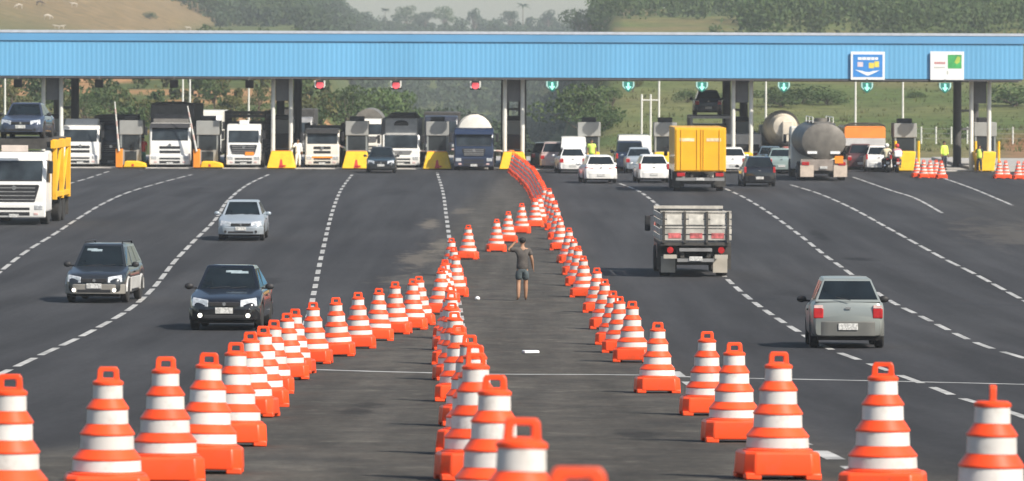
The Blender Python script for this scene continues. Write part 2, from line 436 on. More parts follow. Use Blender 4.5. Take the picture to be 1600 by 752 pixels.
lane('lane_line', [(-60,470),(0,425),(40,394),(85,366),(120,343),(160,319),(200,301),(250,286),(300,273)], 4.6, 1.5)
lane('lane_line', [(105,288),(140,278),(170,268)])
lane('lane_line', [(-60,610),(0,585),(60,557),(125,527),(200,485),(240,450),(270,412),(300,380),(335,345),(355,315),(385,290),(422,272)], 4.6, 1.5)
lane('lane_line', [(240,745),(350,660),(430,580),(480,500),(490,460),(499,415),(507,380),(514,350),(523,320),(534,295),(551,272)], 3.2, 2.4)
lane('lane_line', [(740,620),(728,570),(723,520),(717,475),(711,440),(705,400),(701,365),(697,335),(692,300),(683,270)], 3.2, 2.4)
lane('lane_line', [(968,287),(1000,300),(1035,328),(1090,385),(1140,440),(1175,470),(1210,495),(1250,520),(1300,547),(1370,573),(1450,603),(1500,622),(1600,652),(1680,685)])
lane('lane_line', [(1133,295),(1165,310),(1205,335),(1250,368),(1290,400),(1325,425),(1390,470),(1440,495),(1500,525),(1550,545),(1600,560),(1690,590)])
lane('lane_line', [(1235,289),(1280,303),(1330,325),(1385,355),(1430,380),(1480,407),(1530,432),(1600,470),(1680,510)], 5, 1.4)
lane('lane_line', [(1333,277),(1390,297),(1430,310),(1472,333)], 5, 0.6)
lane('lane_line', [(1472,278),(1520,295),(1582,321)], 5, 0.6)
lane('edge_line', [(1035,565),(1075,598),(1130,632),(1195,668),(1278,705),(1322,727),(1375,756)], 3, 2.2, 0.2)
lane('transverse_line', [(440,576),(560,580),(680,583),(760,585),(990,586),(1100,590),(1350,595),(1690,603)], 1, 0, 0.32, LINE2, 0.003)

# ------------------------------------------------------------------ concrete apron under the canopy
D0 = 299.0
g = M(); g.prism([(D0-0.35, 0.02), (D0-0.3, 0.05), (D0, 0.055), (334, 0.055), (334, -0.3), (D0-0.35, -0.3)], 'x', -60, 55)
structure(g.build('concrete_apron', CONC, smooth=0))
# ------------------------------------------------------------------ traffic cones
def make_cone():
    t = thing('traffic_cone', 'x', 'traffic cone', 'stepped orange and white traffic cones on the asphalt')
    k = M(); prof = [(0.0,0.235),(0.300,0.235),(0.300,0.25),(0.268,0.262),(0.262,0.352),(0.271,0.355),(0.271,0.366),(0.216,0.432),(0.208,0.435),(0.203,0.545),(0.215,0.548),(0.215,0.559),(0.167,0.630),(0.160,0.633),(0.155,0.745),(0.1665,0.748),(0.1665,0.759),(0.120,0.826),(0.114,0.829),(0.110,0.935),(0.121,0.939),(0.121,0.960),(0.098,0.975),(0.0,0.978)]
    k.lathe(prof, 28); k.build('body', ORANGE, t, smooth=22)
    for (r0, z0, r1, z1) in ((0.2675,0.266,0.2625,0.350),(0.2085,0.437,0.2045,0.543),(0.1605,0.635,0.1565,0.743),(0.1145,0.831,0.1115,0.933)):
        b = M(); b.lathe([(r0-.02,z0),(r0+.003,z0),(r1+.003,z1),(r1-.02,z1)], 28); b.build('reflective_band', BAND, t, smooth=40)
    b = M(); ch = 0.085
    def sq(h, c, z): return [(-h+c,-h,z),(h-c,-h,z),(h,-h+c,z),(h,h-c,z),(h-c,h,z),(-h+c,h,z),(-h,h-c,z),(-h,-h+c,z)]
    b.loft([sq(.330,ch,.035),sq(.336,ch,.06),sq(.326,ch,.215),sq(.306,ch*.9,.24)])
    for sx in (-1,1):
        for sy in (-1,1): b.box(sx*.26-.07, sx*.26+.07, sy*.26-.07, sy*.26+.07, 0, .06)
    b.build('base', ORANGE, t, smooth=30, bevel=0.012)
    h = M(); outer = [(-.088,.965),(-.082,1.055),(-.066,1.078),(.066,1.078),(.082,1.055),(.088,.965)]; inner = [(-.042,.985),(-.042,1.035),(-.034,1.044),(.034,1.044),(.042,1.035),(.042,.985)]
    pts = []
    for (ox, oz), (ix, iz) in zip(outer, inner): pts.append([(ox,-.022,oz),(ox,.022,oz),(ix,.022,iz),(ix,-.022,iz)])
    h.loft(pts); h.box(-.088,.088,-.0218,.0218,.96,.99); h.build('handle', ORANGE, t, smooth=30, bevel=0.006)
    return t
CONE = make_cone()
ORD = ['nearest','second nearest','third nearest','fourth nearest','fifth nearest','sixth nearest','seventh nearest','eighth nearest','ninth nearest','tenth nearest','eleventh nearest','twelfth nearest','thirteenth nearest','fourteenth nearest','fifteenth nearest','sixteenth nearest','seventeenth nearest','eighteenth nearest','nineteenth nearest','twentieth nearest','twenty-first nearest','twenty-second nearest','twenty-third nearest','twenty-fourth nearest','twenty-fifth nearest','twenty-sixth nearest','twenty-seventh nearest','twenty-eighth nearest']
crnd = random.Random(5)
used = [False]
def cone_at(x, d, label, rz, size=1.0):
    if not used[0]: c = CONE; used[0] = True; c['label'] = label
    else: c = dup(CONE, label)
    c.location = (x, d, gz(d)); q = 1.06 + crnd.uniform(-.014, .014); q *= size; c.scale = (q, q, q*(1 + crnd.uniform(-.012, .012)))
    sl = gslope(d)
    c.rotation_euler = (Matrix.Rotation(sl + crnd.uniform(-.02,.02), 3, 'X') @ Matrix.Rotation(crnd.uniform(-.028,.028), 3, 'Y') @ Matrix.Rotation(rz, 3, 'Z')).to_euler()
def row(tops, text, rots={}):
    for i, (px, py) in enumerate(tops):
        x, d = ground(px, py, 1.135)
        cone_at(x, d, text % ORD[i], rots.get(i, crnd.uniform(-0.13, 0.13)))
row([(12,590),(167,572),(258,557),(322,549),(367,536),(393,519),(411,511),(425,501),(450,489),(460,483),(490,473),(527,465),(560,457),(590,449),(618,442),(644,437),(656,432),(688,420),(694,414),(697,407)],
    'orange and white stepped cone, %s of the row curving off to the left')
row([(900,735),(808,655),(770,590),(744,555),(738,541),(732,526),(717,508),(711,490),(707,474),(704,459),(703,447),(712,399),(709,386),(705,373)],
    'orange and white stepped cone, %s of the straight middle row', {1: 0.1, 0: 0.05})
row([(1547,605),(1380,573),(1215,555),(1147,536),(1104,519),(1027,502),(988,472),(969,462),(957,454),(945,437),(933,418),(912,400),(902,386),(896,372),(888,357),(876,340),(871,326),(866,314),(862,304),(858,295)],
    'orange and white stepped cone, %s of the long row sweeping to the right', {0: 1.5, 2: 0.12, 1: -0.15})
row([(731,352),(775,342),(793,330),(815,318),(836,310),(843,305)],
    'orange and white stepped cone, %s of the short arc beyond the walking person')
for px, py, tx in ((1433,277,'orange and white cone right beside the yellow island nose near the motorcycles'),(1443,278,'orange and white cone, second from the motorcycles in the run closing a lane'),(1453,278,'orange and white cone in the middle of the run closing a lane'),
                   (1462,278,'orange and white cone, second from the lime vest worker in the run closing a lane'),(1471,279,'orange and white cone of the closed lane, closest to the worker in lime vest'),
                   (1561,279,'orange and white cone touching the last yellow island nose'),(1571,279,'orange and white cone just right of the last toll island'),(1591,280,'orange and white cone close to the far right edge of the plaza'),(1600,280,'orange and white cone cut off by the right edge of the photo')):
    x, d = ground(px, py); cone_at(x, d, tx, 0.1, 0.86)


# tightly packed run of cones leading to the toll island
path = smooth_path([ground(*p) for p in [(850,333),(844,318),(834,299),(823,287),(812,277),(803,270)]], 40)
L_ = [0]
for a, b in zip(path, path[1:]): L_.append(L_[-1] + math.dist(a, b))
n = 27
for k in range(n):
    s_ = L_[-1]*k/(n-1)
    for i in range(len(L_)-1):
        if s_ <= L_[i+1] + 1e-6:
            q = (s_-L_[i])/max(1e-6, L_[i+1]-L_[i]); x = path[i][0]+(path[i+1][0]-path[i][0])*q; d = path[i][1]+(path[i+1][1]-path[i][1])*q; break
    cone_at(x, d, 'orange and white cone, %s in the packed run to the toll island' % ORD[k], crnd.uniform(-.2, .2))
# ------------------------------------------------------------------ toll canopy
BLUE = mat('blue_cladding', (0.135, 0.385, 0.63), rough=0.55, var=0.10, scale=0.25, spec=0.4, stretch=(1, 1, 0.1))
BLUE2 = mat('blue_trim', (0.075, 0.235, 0.42), rough=0.45, var=0.08, scale=0.3)
CAP = mat('grey_cap', (0.46, 0.50, 0.56), rough=0.5, var=0.1)
SOFF = mat('soffit', (0.10, 0.10, 0.11), rough=0.7, var=0.15)
PX = lambda px, d=D0: (px-800)*d/FPX
CX0, CX1 = -62.0, PX(1597)
CZ0, CZ1 = 5.36, 7.98
canopy = thing('toll_canopy', 'long blue ribbed toll plaza canopy spanning all the lanes', 'canopy', loc=((CX0+CX1)/2, D0, 0))
ox = (CX0+CX1)/2
def ribs(a, b, pitch=0.28, dep=0.007):
    out = []; x = a
    while x < b - 1e-6:
        out += [(x, 0), (x+pitch*.42, 0), (x+pitch*.5, dep), (x+pitch*.92, dep)]; x += pitch
    return out
g = M(); ring0 = []; ring1 = []
for x, y in ribs(CX0-ox, CX1-ox):
    x = min(x, CX1-ox); ring0.append((x, -0.75+y, CZ0+.03)); ring1.append((x, -0.75+y, 7.45))
g.loft([ring0, ring1], cap=False, closed=False)
g.box(CX1-ox-.06, CX1-ox, -.70, 17.2, CZ0+.03, 7.45)
g.build('ribbed_fascia', BLUE, canopy, smooth=0, fix=False)
g = M(); g.prism([(-.82,7.45),(-.70,7.90),(-.5,7.90),(-.5,7.45)], 'x', CX0-ox, CX1-ox+.05); g.box(CX1-ox-.2, CX1-ox+.06, -.5, 17.3, 7.45, 7.9)
g.build('trim_band', BLUE2, canopy, smooth=0)
g = M(); g.box(CX0-ox, CX1-ox+.1, -.735, -.3, 7.903, 8.06); g.build('cap_flashing', CAP, canopy, smooth=0)
g = M(); g.box(CX0-ox, CX1-ox-.07, -.68, 17.0, CZ0-.02, CZ0+.12); g.box(CX0-ox, CX1-ox-.07, -.79, -.60, CZ0-.09, CZ0-.022)
for k in range(9): g.box(CX0-ox, CX1-ox-.1, 1.0+k*1.9, 1.18+k*1.9, CZ0-.16, CZ0-.022)
g.build('soffit', SOFF, canopy, smooth=0)
g = M(); g.box(CX0-ox, CX1-ox-.07, -.49, 17.0, 7.55, 7.7); g.build('roof', GREYM, canopy, smooth=0)

# piers: two round posts in front, two behind
PIER_U = [82, 441, 803, 1160, 1532]
PNAME = ['beside the car carrier at the left edge', 'left of the truck with the folded boom', 'in the middle, where the packed run of cones ends', 'behind the yellow box truck', 'at the right end of the canopy']
for u, nm in zip(PIER_U, PNAME):
    dl = D0 + 0.55
    x = PX(u, dl)
    t = thing('canopy_pier', 'pale twin post canopy pier ' + nm, 'pier', 'piers carrying the blue canopy', loc=(x, dl, 0.06))
    for sx in (-.52, .52):
        p = M(); p.cyl((sx, 0, 0.0), (sx, 0, 5.27), .125, n=14); p.cyl((sx,0,0),(sx,0,.05),.24,n=14); p.build('post', POSTW, t)
        p = M(); p.cyl((sx, 9.5, 0.0), (sx, 9.5, 5.17), .25, n=14); p.cyl((sx,9.5,0),(sx,9.5,.05),.36,n=14); p.build('post', mat('shaded_column',(.07,.068,.066),rough=.7), t)  # rear posts: shade under the canopy painted into their dark colour
    b = M(); b.box(-.38, .38, .25, .45, 3.9, 5.25); b.box(-.60,.60,.12,.3,5.05,5.2); b.build('bracing_panel', POSTG, t, smooth=0, bevel=.01)
    b = M()
    for z in (2.2, 3.3): b.box(-.42,.42,9.42,9.52,z,z+.14)
    b.build('cross_bar', POSTG, t, smooth=0)

# ------------------------------------------------------------------ islands, noses, booths, boom gates, lane signals
ISL = [82, 205, 325, 441, 558, 684, 803, 921, 1040, 1160, 1288, 1415, 1540]
GLB = mat('booth_glass', (0.03, 0.036, 0.04), rough=0.08, var=0.4, scale=1.5, spec=0.7)
BOOTHW = mat('booth_panel', (0.31, 0.315, 0.305), rough=0.5, var=0.1, scale=2)
BOOTHG = mat('booth_frame', (0.27, 0.29, 0.29), rough=0.5, metal=0.2)
LANEW = ['first','second','third','fourth','fifth','sixth','seventh','eighth','ninth','tenth','eleventh','twelfth','thirteenth']
NEAR = ['beneath the car on the carrier', 'right of the dark truck at the left', 'right of the tall grey cargo truck', 'at the pier left of the cream truck', 'between the cream truck and the dark car', 'left of the blue tank truck',
        'where the packed run of cones ends', 'behind the white van and the white cars', 'left of the yellow box truck', 'right of the yellow box truck', 'beside the steel tank truck', 'behind the two motorcycles', 'by the pier at the right end']
for i, u in enumerate(ISL):
    x = PX(u)
    isl = M(); poly = [(-.7,.6),(-.45,.12),(0,0),(.45,.12),(.7,.6),(.7,30),(-.7,30)]
    isl.prism(poly, 'z', 0.0, .17)
    o = isl.build('toll_island', CONC, bevel=.03); o.location = (x, D0-.2, .056)
    tag(o, 'long concrete toll island ' + NEAR[i], 'traffic island', 'concrete islands between the toll lanes')
    # booth
    d = D0 + (6.5 if i in (0, 3, 6, 9, 12) else (1.0 if i not in (1, 2) else 0.7)); bx = PX(u, d)
    t = thing('toll_booth', 'grey toll booth with dark windows ' + NEAR[i], 'toll booth', 'toll booths on the islands', loc=(bx, d, .227))
    w, dp, h = .62, 2.2, 2.55
    b = M()
    for sx in (-1, 1):
        for y in (0, dp/2, dp): b.box(sx*w-.05*sx-.05, sx*w-.05*sx+.05, y-.05, y+.05, .0, h)
    b.box(-w, w, -.05, dp+.05, 0, .1); b.build('frame', BOOTHG, t, smooth=0)
    b = M(); b.box(-w-.05, w+.05, -.1, dp+.1, 1.72, h); b.build('upper_panel', BOOTHW, t, smooth=0, bevel=.03)
    b = M(); b.box(-w+.03, w-.03, -.03, dp+.03, .85, 1.72); b.build('window', GLB, t, smooth=0)
    b = M(); b.box(-w+.01, w-.01, -.035, dp+.035, .1, .85); b.build('lower_panel', BOOTHG if i not in (1, 2) else BOOTHW, t, smooth=0, bevel=.01)
    if i in (1, 2):
        b = M(); b.box(-.34,.34,-.06,-.04,.12,.75); b.box(-.34,.34,-.06,-.04,.82,1.62); b.build('door', GLB, t, smooth=0)
    b = M(); b.box(-.42,.42,.3,1.3,h,h+.28); b.build('air_conditioner', DARK, t, smooth=0, bevel=.03)
    # nose
    if i in (3, 4, 5, 6):
        t = thing('island_nose', 'yellow crash block at the island tip ' + NEAR[i], 'crash block', 'yellow noses of the toll islands', loc=(x, D0-1.0, .05))
        b = M(); b.loft([[(-.84,0,0),(.84,0,0),(.84,1.3,0),(-.84,1.3,0)], [(-.60,.26,.98),(.60,.26,.98),(.60,1.25,.98),(-.60,1.25,.98)]]); b.build('block', YEL, t, smooth=0, bevel=.05)
        b = M(); b.hexa([(-.14,-.005,.04),(.14,-.005,.04),(.14,.03,.04),(-.14,.03,.04),(-.05,.13,.52),(.05,.13,.52),(.05,.16,.52),(-.05,.16,.52)]); b.box(-.02,.26,-.012,.02,.1,.19); b.build('red_mark', RED, t, smooth=0)
        b = M(); b.box(-.56,.56,.35,.5,.982,1.02); b.build('top_rail', ORB, t, smooth=0)
    elif i in (1, 2):
        t = thing('island_nose', 'low yellow painted island tip ' + NEAR[i], 'crash block', 'yellow noses of the toll islands', loc=(x+.1, D0-.55, .06))
        b = M(); b.prism([(-.5,0),(.85,0),(.78,.24),(.3,.36),(-.4,.36)], 'y', 0, 1.6); b.build('block', YEL, t, smooth=0, bevel=.05)
        b = M(); b.box(-.02,.12,-.008,.01,.06,.2); b.build('mark', RED, t, smooth=0)
    elif i >= 11:
        t = thing('island_nose', 'yellow crash block with two upright poles ' + NEAR[i], 'crash block', 'yellow noses of the toll islands', loc=(x, D0-1.4, .05))
        b = M(); b.loft([[(-.48,0,0),(.40,0,0),(.4,2.0,0),(-.48,2.0,0)], [(-.72,.1,1.12),(.52,.1,1.12),(.52,1.9,1.12),(-.72,1.9,1.12)]]); b.build('block', YEL, t, smooth=0, bevel=.05)
        for sx in (-.6, .75):
            b = M(); b.cyl((sx,.9,0),(sx,.9,1.72),.07,n=10); b.build('pole', YEL, t)
    elif i in (7, 8, 9, 10):
        t = thing('island_nose', 'yellow island tip block ' + NEAR[i], 'crash block', 'yellow noses of the toll islands', loc=(x, D0-.4, .05))
        b = M(); b.loft([[(-.8,0,0),(.8,0,0),(.8,1.2,0),(-.8,1.2,0)], [(-.6,.25,1.0),(.6,.25,1.0),(.6,1.1,1.0),(-.6,1.1,1.0)]]); b.build('block', YEL, t, smooth=0, bevel=.05)
        b = M(); b.hexa([(-.12,-.005,.04),(.12,-.005,.04),(.12,.03,.04),(-.12,.03,.04),(-.05,.11,.48),(.05,.11,.48),(.05,.14,.48),(-.05,.14,.48)]); b.build('red_mark', RED, t, smooth=0)

def boom_gate(px, d, up, text, cab=True, length=3.0, tilt=0.0):
    t = thing('boom_gate', text, 'boom gate', 'boom gates at the toll lanes', loc=(PX(px, d), d, .06))
    if cab:
        b = M(); b.box(-.2,.2,-.18,.18,0,1.08); b.build('cabinet', ORB, t, smooth=0, bevel=.03)
        b = M(); b.box(-.17,.17,-.16,.16,1.08,1.16); b.build('cap', DARK, t, smooth=0)
    else:
        b = M(); b.box(-.16,.16,-.16,.16,0,1.05); b.build('cabinet', ORB, t, smooth=0, bevel=.03)
    ax = Vector((math.sin(tilt), 0, math.cos(tilt)))
    a = M(); p0 = Vector((0, -.22, .95)); a.cyl(p0, p0+ax*length, .06, .035, 8); a.build('arm', POSTW, t)
    for k in range(3):
        q = p0 + ax*length*(.25+.25*k); s_ = M(); s_.cyl(q, q+ax*.3, .058-.006*k, .056-.006*k, 8); s_.build('faded_stripe', mat('faded_pink', (.58,.42,.38), rough=.6), t)
boom_gate(187, 298.6, True, 'orange boom gate with raised white arm beside the left booth with a glass door', tilt=-.09, length=2.9)
boom_gate(308, 298.6, True, 'orange boom gate with raised white arm right of the tall grey cargo truck', tilt=-.2, length=2.7)
boom_gate(555, 300.5, False, 'white boom arm lowered from the yellow block across the cream truck', cab=False, tilt=-1.22, length=2.9)
boom_gate(684, 300.5, False, 'white boom arm lowered level in front of the white high-roofed truck', cab=False, tilt=-1.52, length=2.6)
boom_gate(800, 300.5, False, 'white boom arm lowered level in front of the blue tank truck', cab=False, tilt=-1.50, length=2.5)

GRN = mat('lit_green_arrow', (0.2, 0.8, 0.62), rough=0.4, emit=((0.45, 1.0, 0.82), 0.75))
REDL = mat('lit_red_signal', (0.8, 0.1, 0.12), rough=0.4, emit=((1.0, 0.12, 0.14), 0.55))
TEAL = mat('teal_housing', (0.03, 0.20, 0.17), rough=0.5)
SIG = [28, 155, 272, 390, 500, 619, 743, 863, 982, 1097, 1225, 1355, 1477]
for i, u in enumerate(SIG):
    d = D0-1.0
    kind = 'dark' if i < 4 else ('red' if i < 7 else 'green')
    lab = {'dark': ['unlit black lane signal at the left edge of the photo', 'unlit black lane signal over the lane right of the car carrier', 'unlit black lane signal above the tall grey cargo truck', 'unlit black lane signal above the white truck with stake sides'],
           'red': ['red lit lane signal right of the pier by the cream truck', 'red lit lane signal above the white high-roofed truck', 'red lit lane signal above the blue tank truck'],
           'green': ['green arrow lane signal right of the middle pier', 'green arrow lane signal above the white hatchbacks', 'green arrow lane signal over the car carried above the yellow truck', 'green arrow lane signal left of the blue information sign', 'green arrow lane signal beneath the blue information sign', 'green arrow lane signal beneath the white and green sign']}[kind]
    k = i if i < 4 else (i-4 if i < 7 else i-7)
    t = thing('lane_signal', lab[k], 'lane signal', 'lane signals hung below the canopy edge', loc=(PX(u, d), d, 4.97))
    b = M()
    if kind == 'dark': b.box(-.24,.24,-.06,.2,-.26,.22)
    elif kind == 'red': b.box(-.32,.32,0,.25,-.3,.22)
    else: b.prism([(-.36,-.02),(-.3,-.2),(0,-.42),(.3,-.2),(.36,-.02),(.36,.2),(-.36,.2)], 'y', 0, .22)
    b.build('housing', mat('black_housing', (.006,.006,.007), rough=.9, spec=.1) if kind != 'green' else TEAL, t, smooth=0, bevel=.03)
    b = M(); b.box(-.03,.03,.05,.12,.2,.42); b.build('hanger', POSTG, t, smooth=0)
    if kind == 'red':
        b = M(); b.cyl((0,-.001,-.06),(0,-.06,-.06),.215,.19,18); b.build('lens', REDL, t)
        for sx in (-1,1):
            b = M(); b.prism([(sx*.22,.2),(sx*.32,.2),(sx*.32,-.12),(sx*.24,-.24),(sx*.20,-.2),(sx*.235,-.1)], 'y', -.05, -.002); b.build('rim', POSTW, t, smooth=0)
        b = M(); b.box(-.19,.19,-.2,-.002,.1,.21); b.build('visor', DARK, t, smooth=0)
    elif kind == 'green':
        b = M(); b.box(-.055,.055,-.02,-.002,-.1,.14); b.prism([(-.17,-.08),(.17,-.08),(0,-.3)], 'y', -.022, -.003); b.build('arrow', GRN, t, smooth=0)
        for sx in (-1,1):
            b = M(); b.prism([(sx*.27,.2),(sx*.34,.2),(sx*.34,-.06),(sx*.2,-.22),(sx*.17,-.18),(sx*.27,-.06)], 'y', -.03, -.004); b.build('rim', mat('pale_teal', (0.5,0.78,0.74), rough=.5), t, smooth=0)

# ------------------------------------------------------------------ signs on the fascia
SB = mat('sign_blue', (0.05, 0.25, 0.64), rough=0.4, var=.08); SW = mat('sign_white', (0.82, 0.83, 0.83), rough=0.4, var=.03)
SY = mat('sign_yellow', (0.75, 0.62, 0.10), rough=0.4); SG = mat('sign_green', (0.07, 0.38, 0.12), rough=0.4, var=.3, scale=2.5); SR = mat('sign_red_text', (0.55, 0.22, 0.22), rough=0.5); SPINK = mat('sign_pink', (.72,.62,.68), rough=.5); SGY = mat('sign_grey_text', (.5,.52,.48), rough=.5); SLIME = mat('sign_lime', (.42,.55,.10), rough=.4)
d = D0-.9
cx, cz = PX(1356, d), at(1356, 103, d).z
t = thing('information_sign', 'blue sign with white border and white down chevron on the canopy front', 'sign', loc=(cx, d, cz))
b = M(); b.box(-.99,.99,0,.06,-.82,.82); b.build('board', SW, t, smooth=0, bevel=.01)
b = M(); b.box(-.86,.86,-.006,-.001,-.66,.66); b.build('blue_field', SB, t, smooth=0)
b = M()
for x0, x1 in ((-.58,-.36),(-.33,-.1),(-.07,.16),(.19,.38),(.41,.6)): b.box(x0,x1,-.012,-.007,.34,.5)
b.build('heading', SW, t, smooth=0)
b = M(); b.box(-.6,-.28,-.012,-.007,-.06,.22); b.build('pale_plate', SPINK, t, smooth=0)
b = M(); b.box(.06,.36,-.012,-.007,-.14,.18); b.box(.38,.66,-.012,-.007,-.08,.26); b.build('yellow_plate', SY, t, smooth=0)
b = M(); b.prism([(-.76,-.22),(-.3,-.3),(-.12,-.36),(.12,-.36),(.3,-.3),(.7,-.26),(.3,-.46),(0,-.58),(-.3,-.46)], 'y', -.012, -.007); b.build('chevron', SW, t, smooth=0)
cx, cz = PX(1480, d), at(1480, 103, d).z
t = thing('information_sign', 'white sign with a green square and small red text on the canopy front', 'sign', loc=(cx, d, cz))
b = M(); b.box(-.98,.98,0,.06,-.83,.83); b.build('board', SW, t, smooth=0, bevel=.01)
b = M(); b.box(.04,.84,-.006,-.001,-.16,.64); b.build('green_field', SG, t, smooth=0)
b = M(); b.prism([(.42,.2),(.6,.56),(.78,.5),(.72,.2),(.56,.1)], 'y', -.012, -.007); b.build('lime_shape', SLIME, t, smooth=0)
b = M()
for j, (z, n) in enumerate(((.16,5),)):
    for k in range(n): b.box(-.74+k*.13,-.64+k*.13,-.008,-.001,z-.06,z+.07)
b.build('red_text', SR, t, smooth=0)
b = M()
for k in range(6): b.box(-.76+k*.11,-.68+k*.11,-.008,-.001,-.14,-.05)
b.box(-.02,.06,-.008,-.001,-.5,-.3)
b.build('small_text', SGY, t, smooth=0)

# ------------------------------------------------------------------ poles behind the plaza
for px, py, d, top, tx in ((1197,215,352,5.6,'tall pale pole standing right of the pier behind the yellow truck'),(1337,205,352,5.7,'tall pale pole beneath the left edge of the blue sign'),(1411,200,352,5.7,'tall pale pole between the two signs, above a toll booth'),
                      (286,165,380,5.8,'thin pale pole behind the tall grey cargo truck, left of a pair'),(297,168,372,5.8,'thin pale pole behind the tall grey cargo truck, right of a pair'),(389,170,372,4.9,'short pale pole behind the white truck with stake sides'),(8,150,372,5.5,'pale pole at the left edge behind the carried car')):
    x = PX(px, d); z0 = terrain(x, d)
    t = thing('pole', tx, 'pole', 'pale poles beyond the canopy', loc=(x, d, z0))
    p = M(); p.cyl((0,0,0),(0,0,top-z0),.085,.06,10); p.build('shaft', POSTW, t)
    p = M(); p.box(-.14,.14,-.14,.14,0,.04); p.build('foot_plate', GREYM, t, smooth=0)
    p = M(); p.box(-.1,.1,-.35,.1,top-z0,top-z0+.09); p.build('lamp_head', GREYM, t, smooth=0, bevel=.02)
d = 350
t = thing('post_frame', 'white frame of three posts and a crossbar on the grass left of the yellow truck', 'post frame', loc=(PX(1017,d), d, terrain(PX(1017,d), d)))
for k, (px, zt) in enumerate(((1003,3.95),(1017,3.95),(1030,5.1))):
    p = M(); p.cyl((PX(px,d)-PX(1017,d),0,0),(PX(px,d)-PX(1017,d),0,zt),.07,n=10); p.build('post', POSTW, t)
p = M(); p.cyl((PX(1003,d)-PX(1017,d),-.02,3.55),(PX(1030,d)-PX(1017,d),-.02,3.55),.05,n=8); p.build('crossbar', POSTW, t)

fx = [PX(px, 372) for px in (1420, 1440, 1463, 1487, 1512, 1540, 1583, 1612)]
t = thing('wire_fence', 'low wire fence with pale posts at the foot of the grass slope', 'fence', loc=(fx[0], 372, terrain(fx[0], 372)))
for x in fx:
    p = M(); z = terrain(x, 372)-terrain(fx[0], 372); p.cyl((x-fx[0],0,z),(x-fx[0],0,z+1.25),.06,n=8); p.build('post', POSTW, t)
p = M()
for h in (.4,.75,1.1): p.tube([(x-fx[0],-.06,terrain(x,372)-terrain(fx[0],372)+h) for x in fx], .012, 5)
p.build('wire', GREYM, t)

# lamp post standing just right of the frame: its shadow crosses the right hand lanes
x, d = ground(1735, 482)
t = thing('lamp_post', 'grey street lamp post beside the right lanes', 'lamp post', loc=(x, d, gz(d)))
p = M(); p.tube([(0,0,0),(0,0,7.5),(-.2,0,8.1),(-1.2,0,8.4)], [.12,.08,.07,.05], 10); p.build('shaft', GREYM, t)
p = M(); p.box(-1.9,-1.15,-.14,.14,8.34,8.48); p.build('lamp_head', GREYM, t, bevel=.03)

# litter on the road
x, d = ground(829, 552)
o = M().prism([(-.16,-.2),(.15,-.14),(.17,.18),(-.13,.22)], 'z', 0, .05).build('paper_scrap', SW, bevel=.01); o.location = (x, d, gz(d)+.004); o.rotation_euler = (gslope(d),0,.2)
tag(o, 'flat white scrap lying on the asphalt between the cone rows', 'litter')
x, d = ground(746, 470)
o = M().ell((0,0,.06),.07,.09,.06,8,6).build('paper_ball', SW); o.location = (x, d, gz(d)); tag(o, 'small white crumpled paper on the asphalt left of the walking person', 'litter')
# ------------------------------------------------------------------ cars: front at y = 0, rear at y = L
def wheel(parent, x, y, r, w, side, name='wheel', steel=RIM):
    t = M(); x0 = x - side*w/2
    prof = [(r*.62, -w/2), (r*.9, -w/2), (r, -w/2+.03), (r, w/2-.03), (r*.9, w/2), (r*.62, w/2)]
    t.lathe(prof, 24, 'x', (0, 0, 0)); o = t.build(name, TYRE, parent, smooth=40); o.location = (x, y, r)
    m = M(); m.lathe([(.001, side*(w/2-.05)), (r*.2, side*(w/2-.03)), (r*.45, side*(w/2-.07)), (r*.63, side*(w/2-.012)), (r*.63, -side*w*.3), (.001, -side*w*.3)], 18, 'x'); m.build('rim', steel, o, smooth=40)
    return o

PLATEM = None
def plate_mat():
    global PLATEM
    if PLATEM: return PLATEM
    m = bpy.data.materials.new('number_plate'); m.use_nodes = True; nt = m.node_tree; b = nt.nodes['Principled BSDF']
    tc = nt.nodes.new('ShaderNodeTexCoord'); nz = nt.nodes.new('ShaderNodeTexNoise'); nz.inputs['Scale'].default_value = 22
    rp = nt.nodes.new('ShaderNodeValToRGB'); rp.color_ramp.elements[0].position = .42; rp.color_ramp.elements[0].color = (.40,.40,.39,1); rp.color_ramp.elements[1].position = .6; rp.color_ramp.elements[1].color = (.66,.66,.64,1)
    nt.links.new(tc.outputs['Object'], nz.inputs['Vector']); nt.links.new(nz.outputs['Fac'], rp.inputs['Fac']); nt.links.new(rp.outputs['Color'], b.inputs['Base Color']); b.inputs['Roughness'].default_value = .4
    PLATEM = m; return m

def plate(parent, y, z, side, w=.40, h=.135):
    p = M(); p.box(-w/2, w/2, min(y, y+side*.02), max(y, y+side*.02), z-h/2, z+h/2); p.build('number_plate', plate_mat(), parent, smooth=0, bevel=.006)

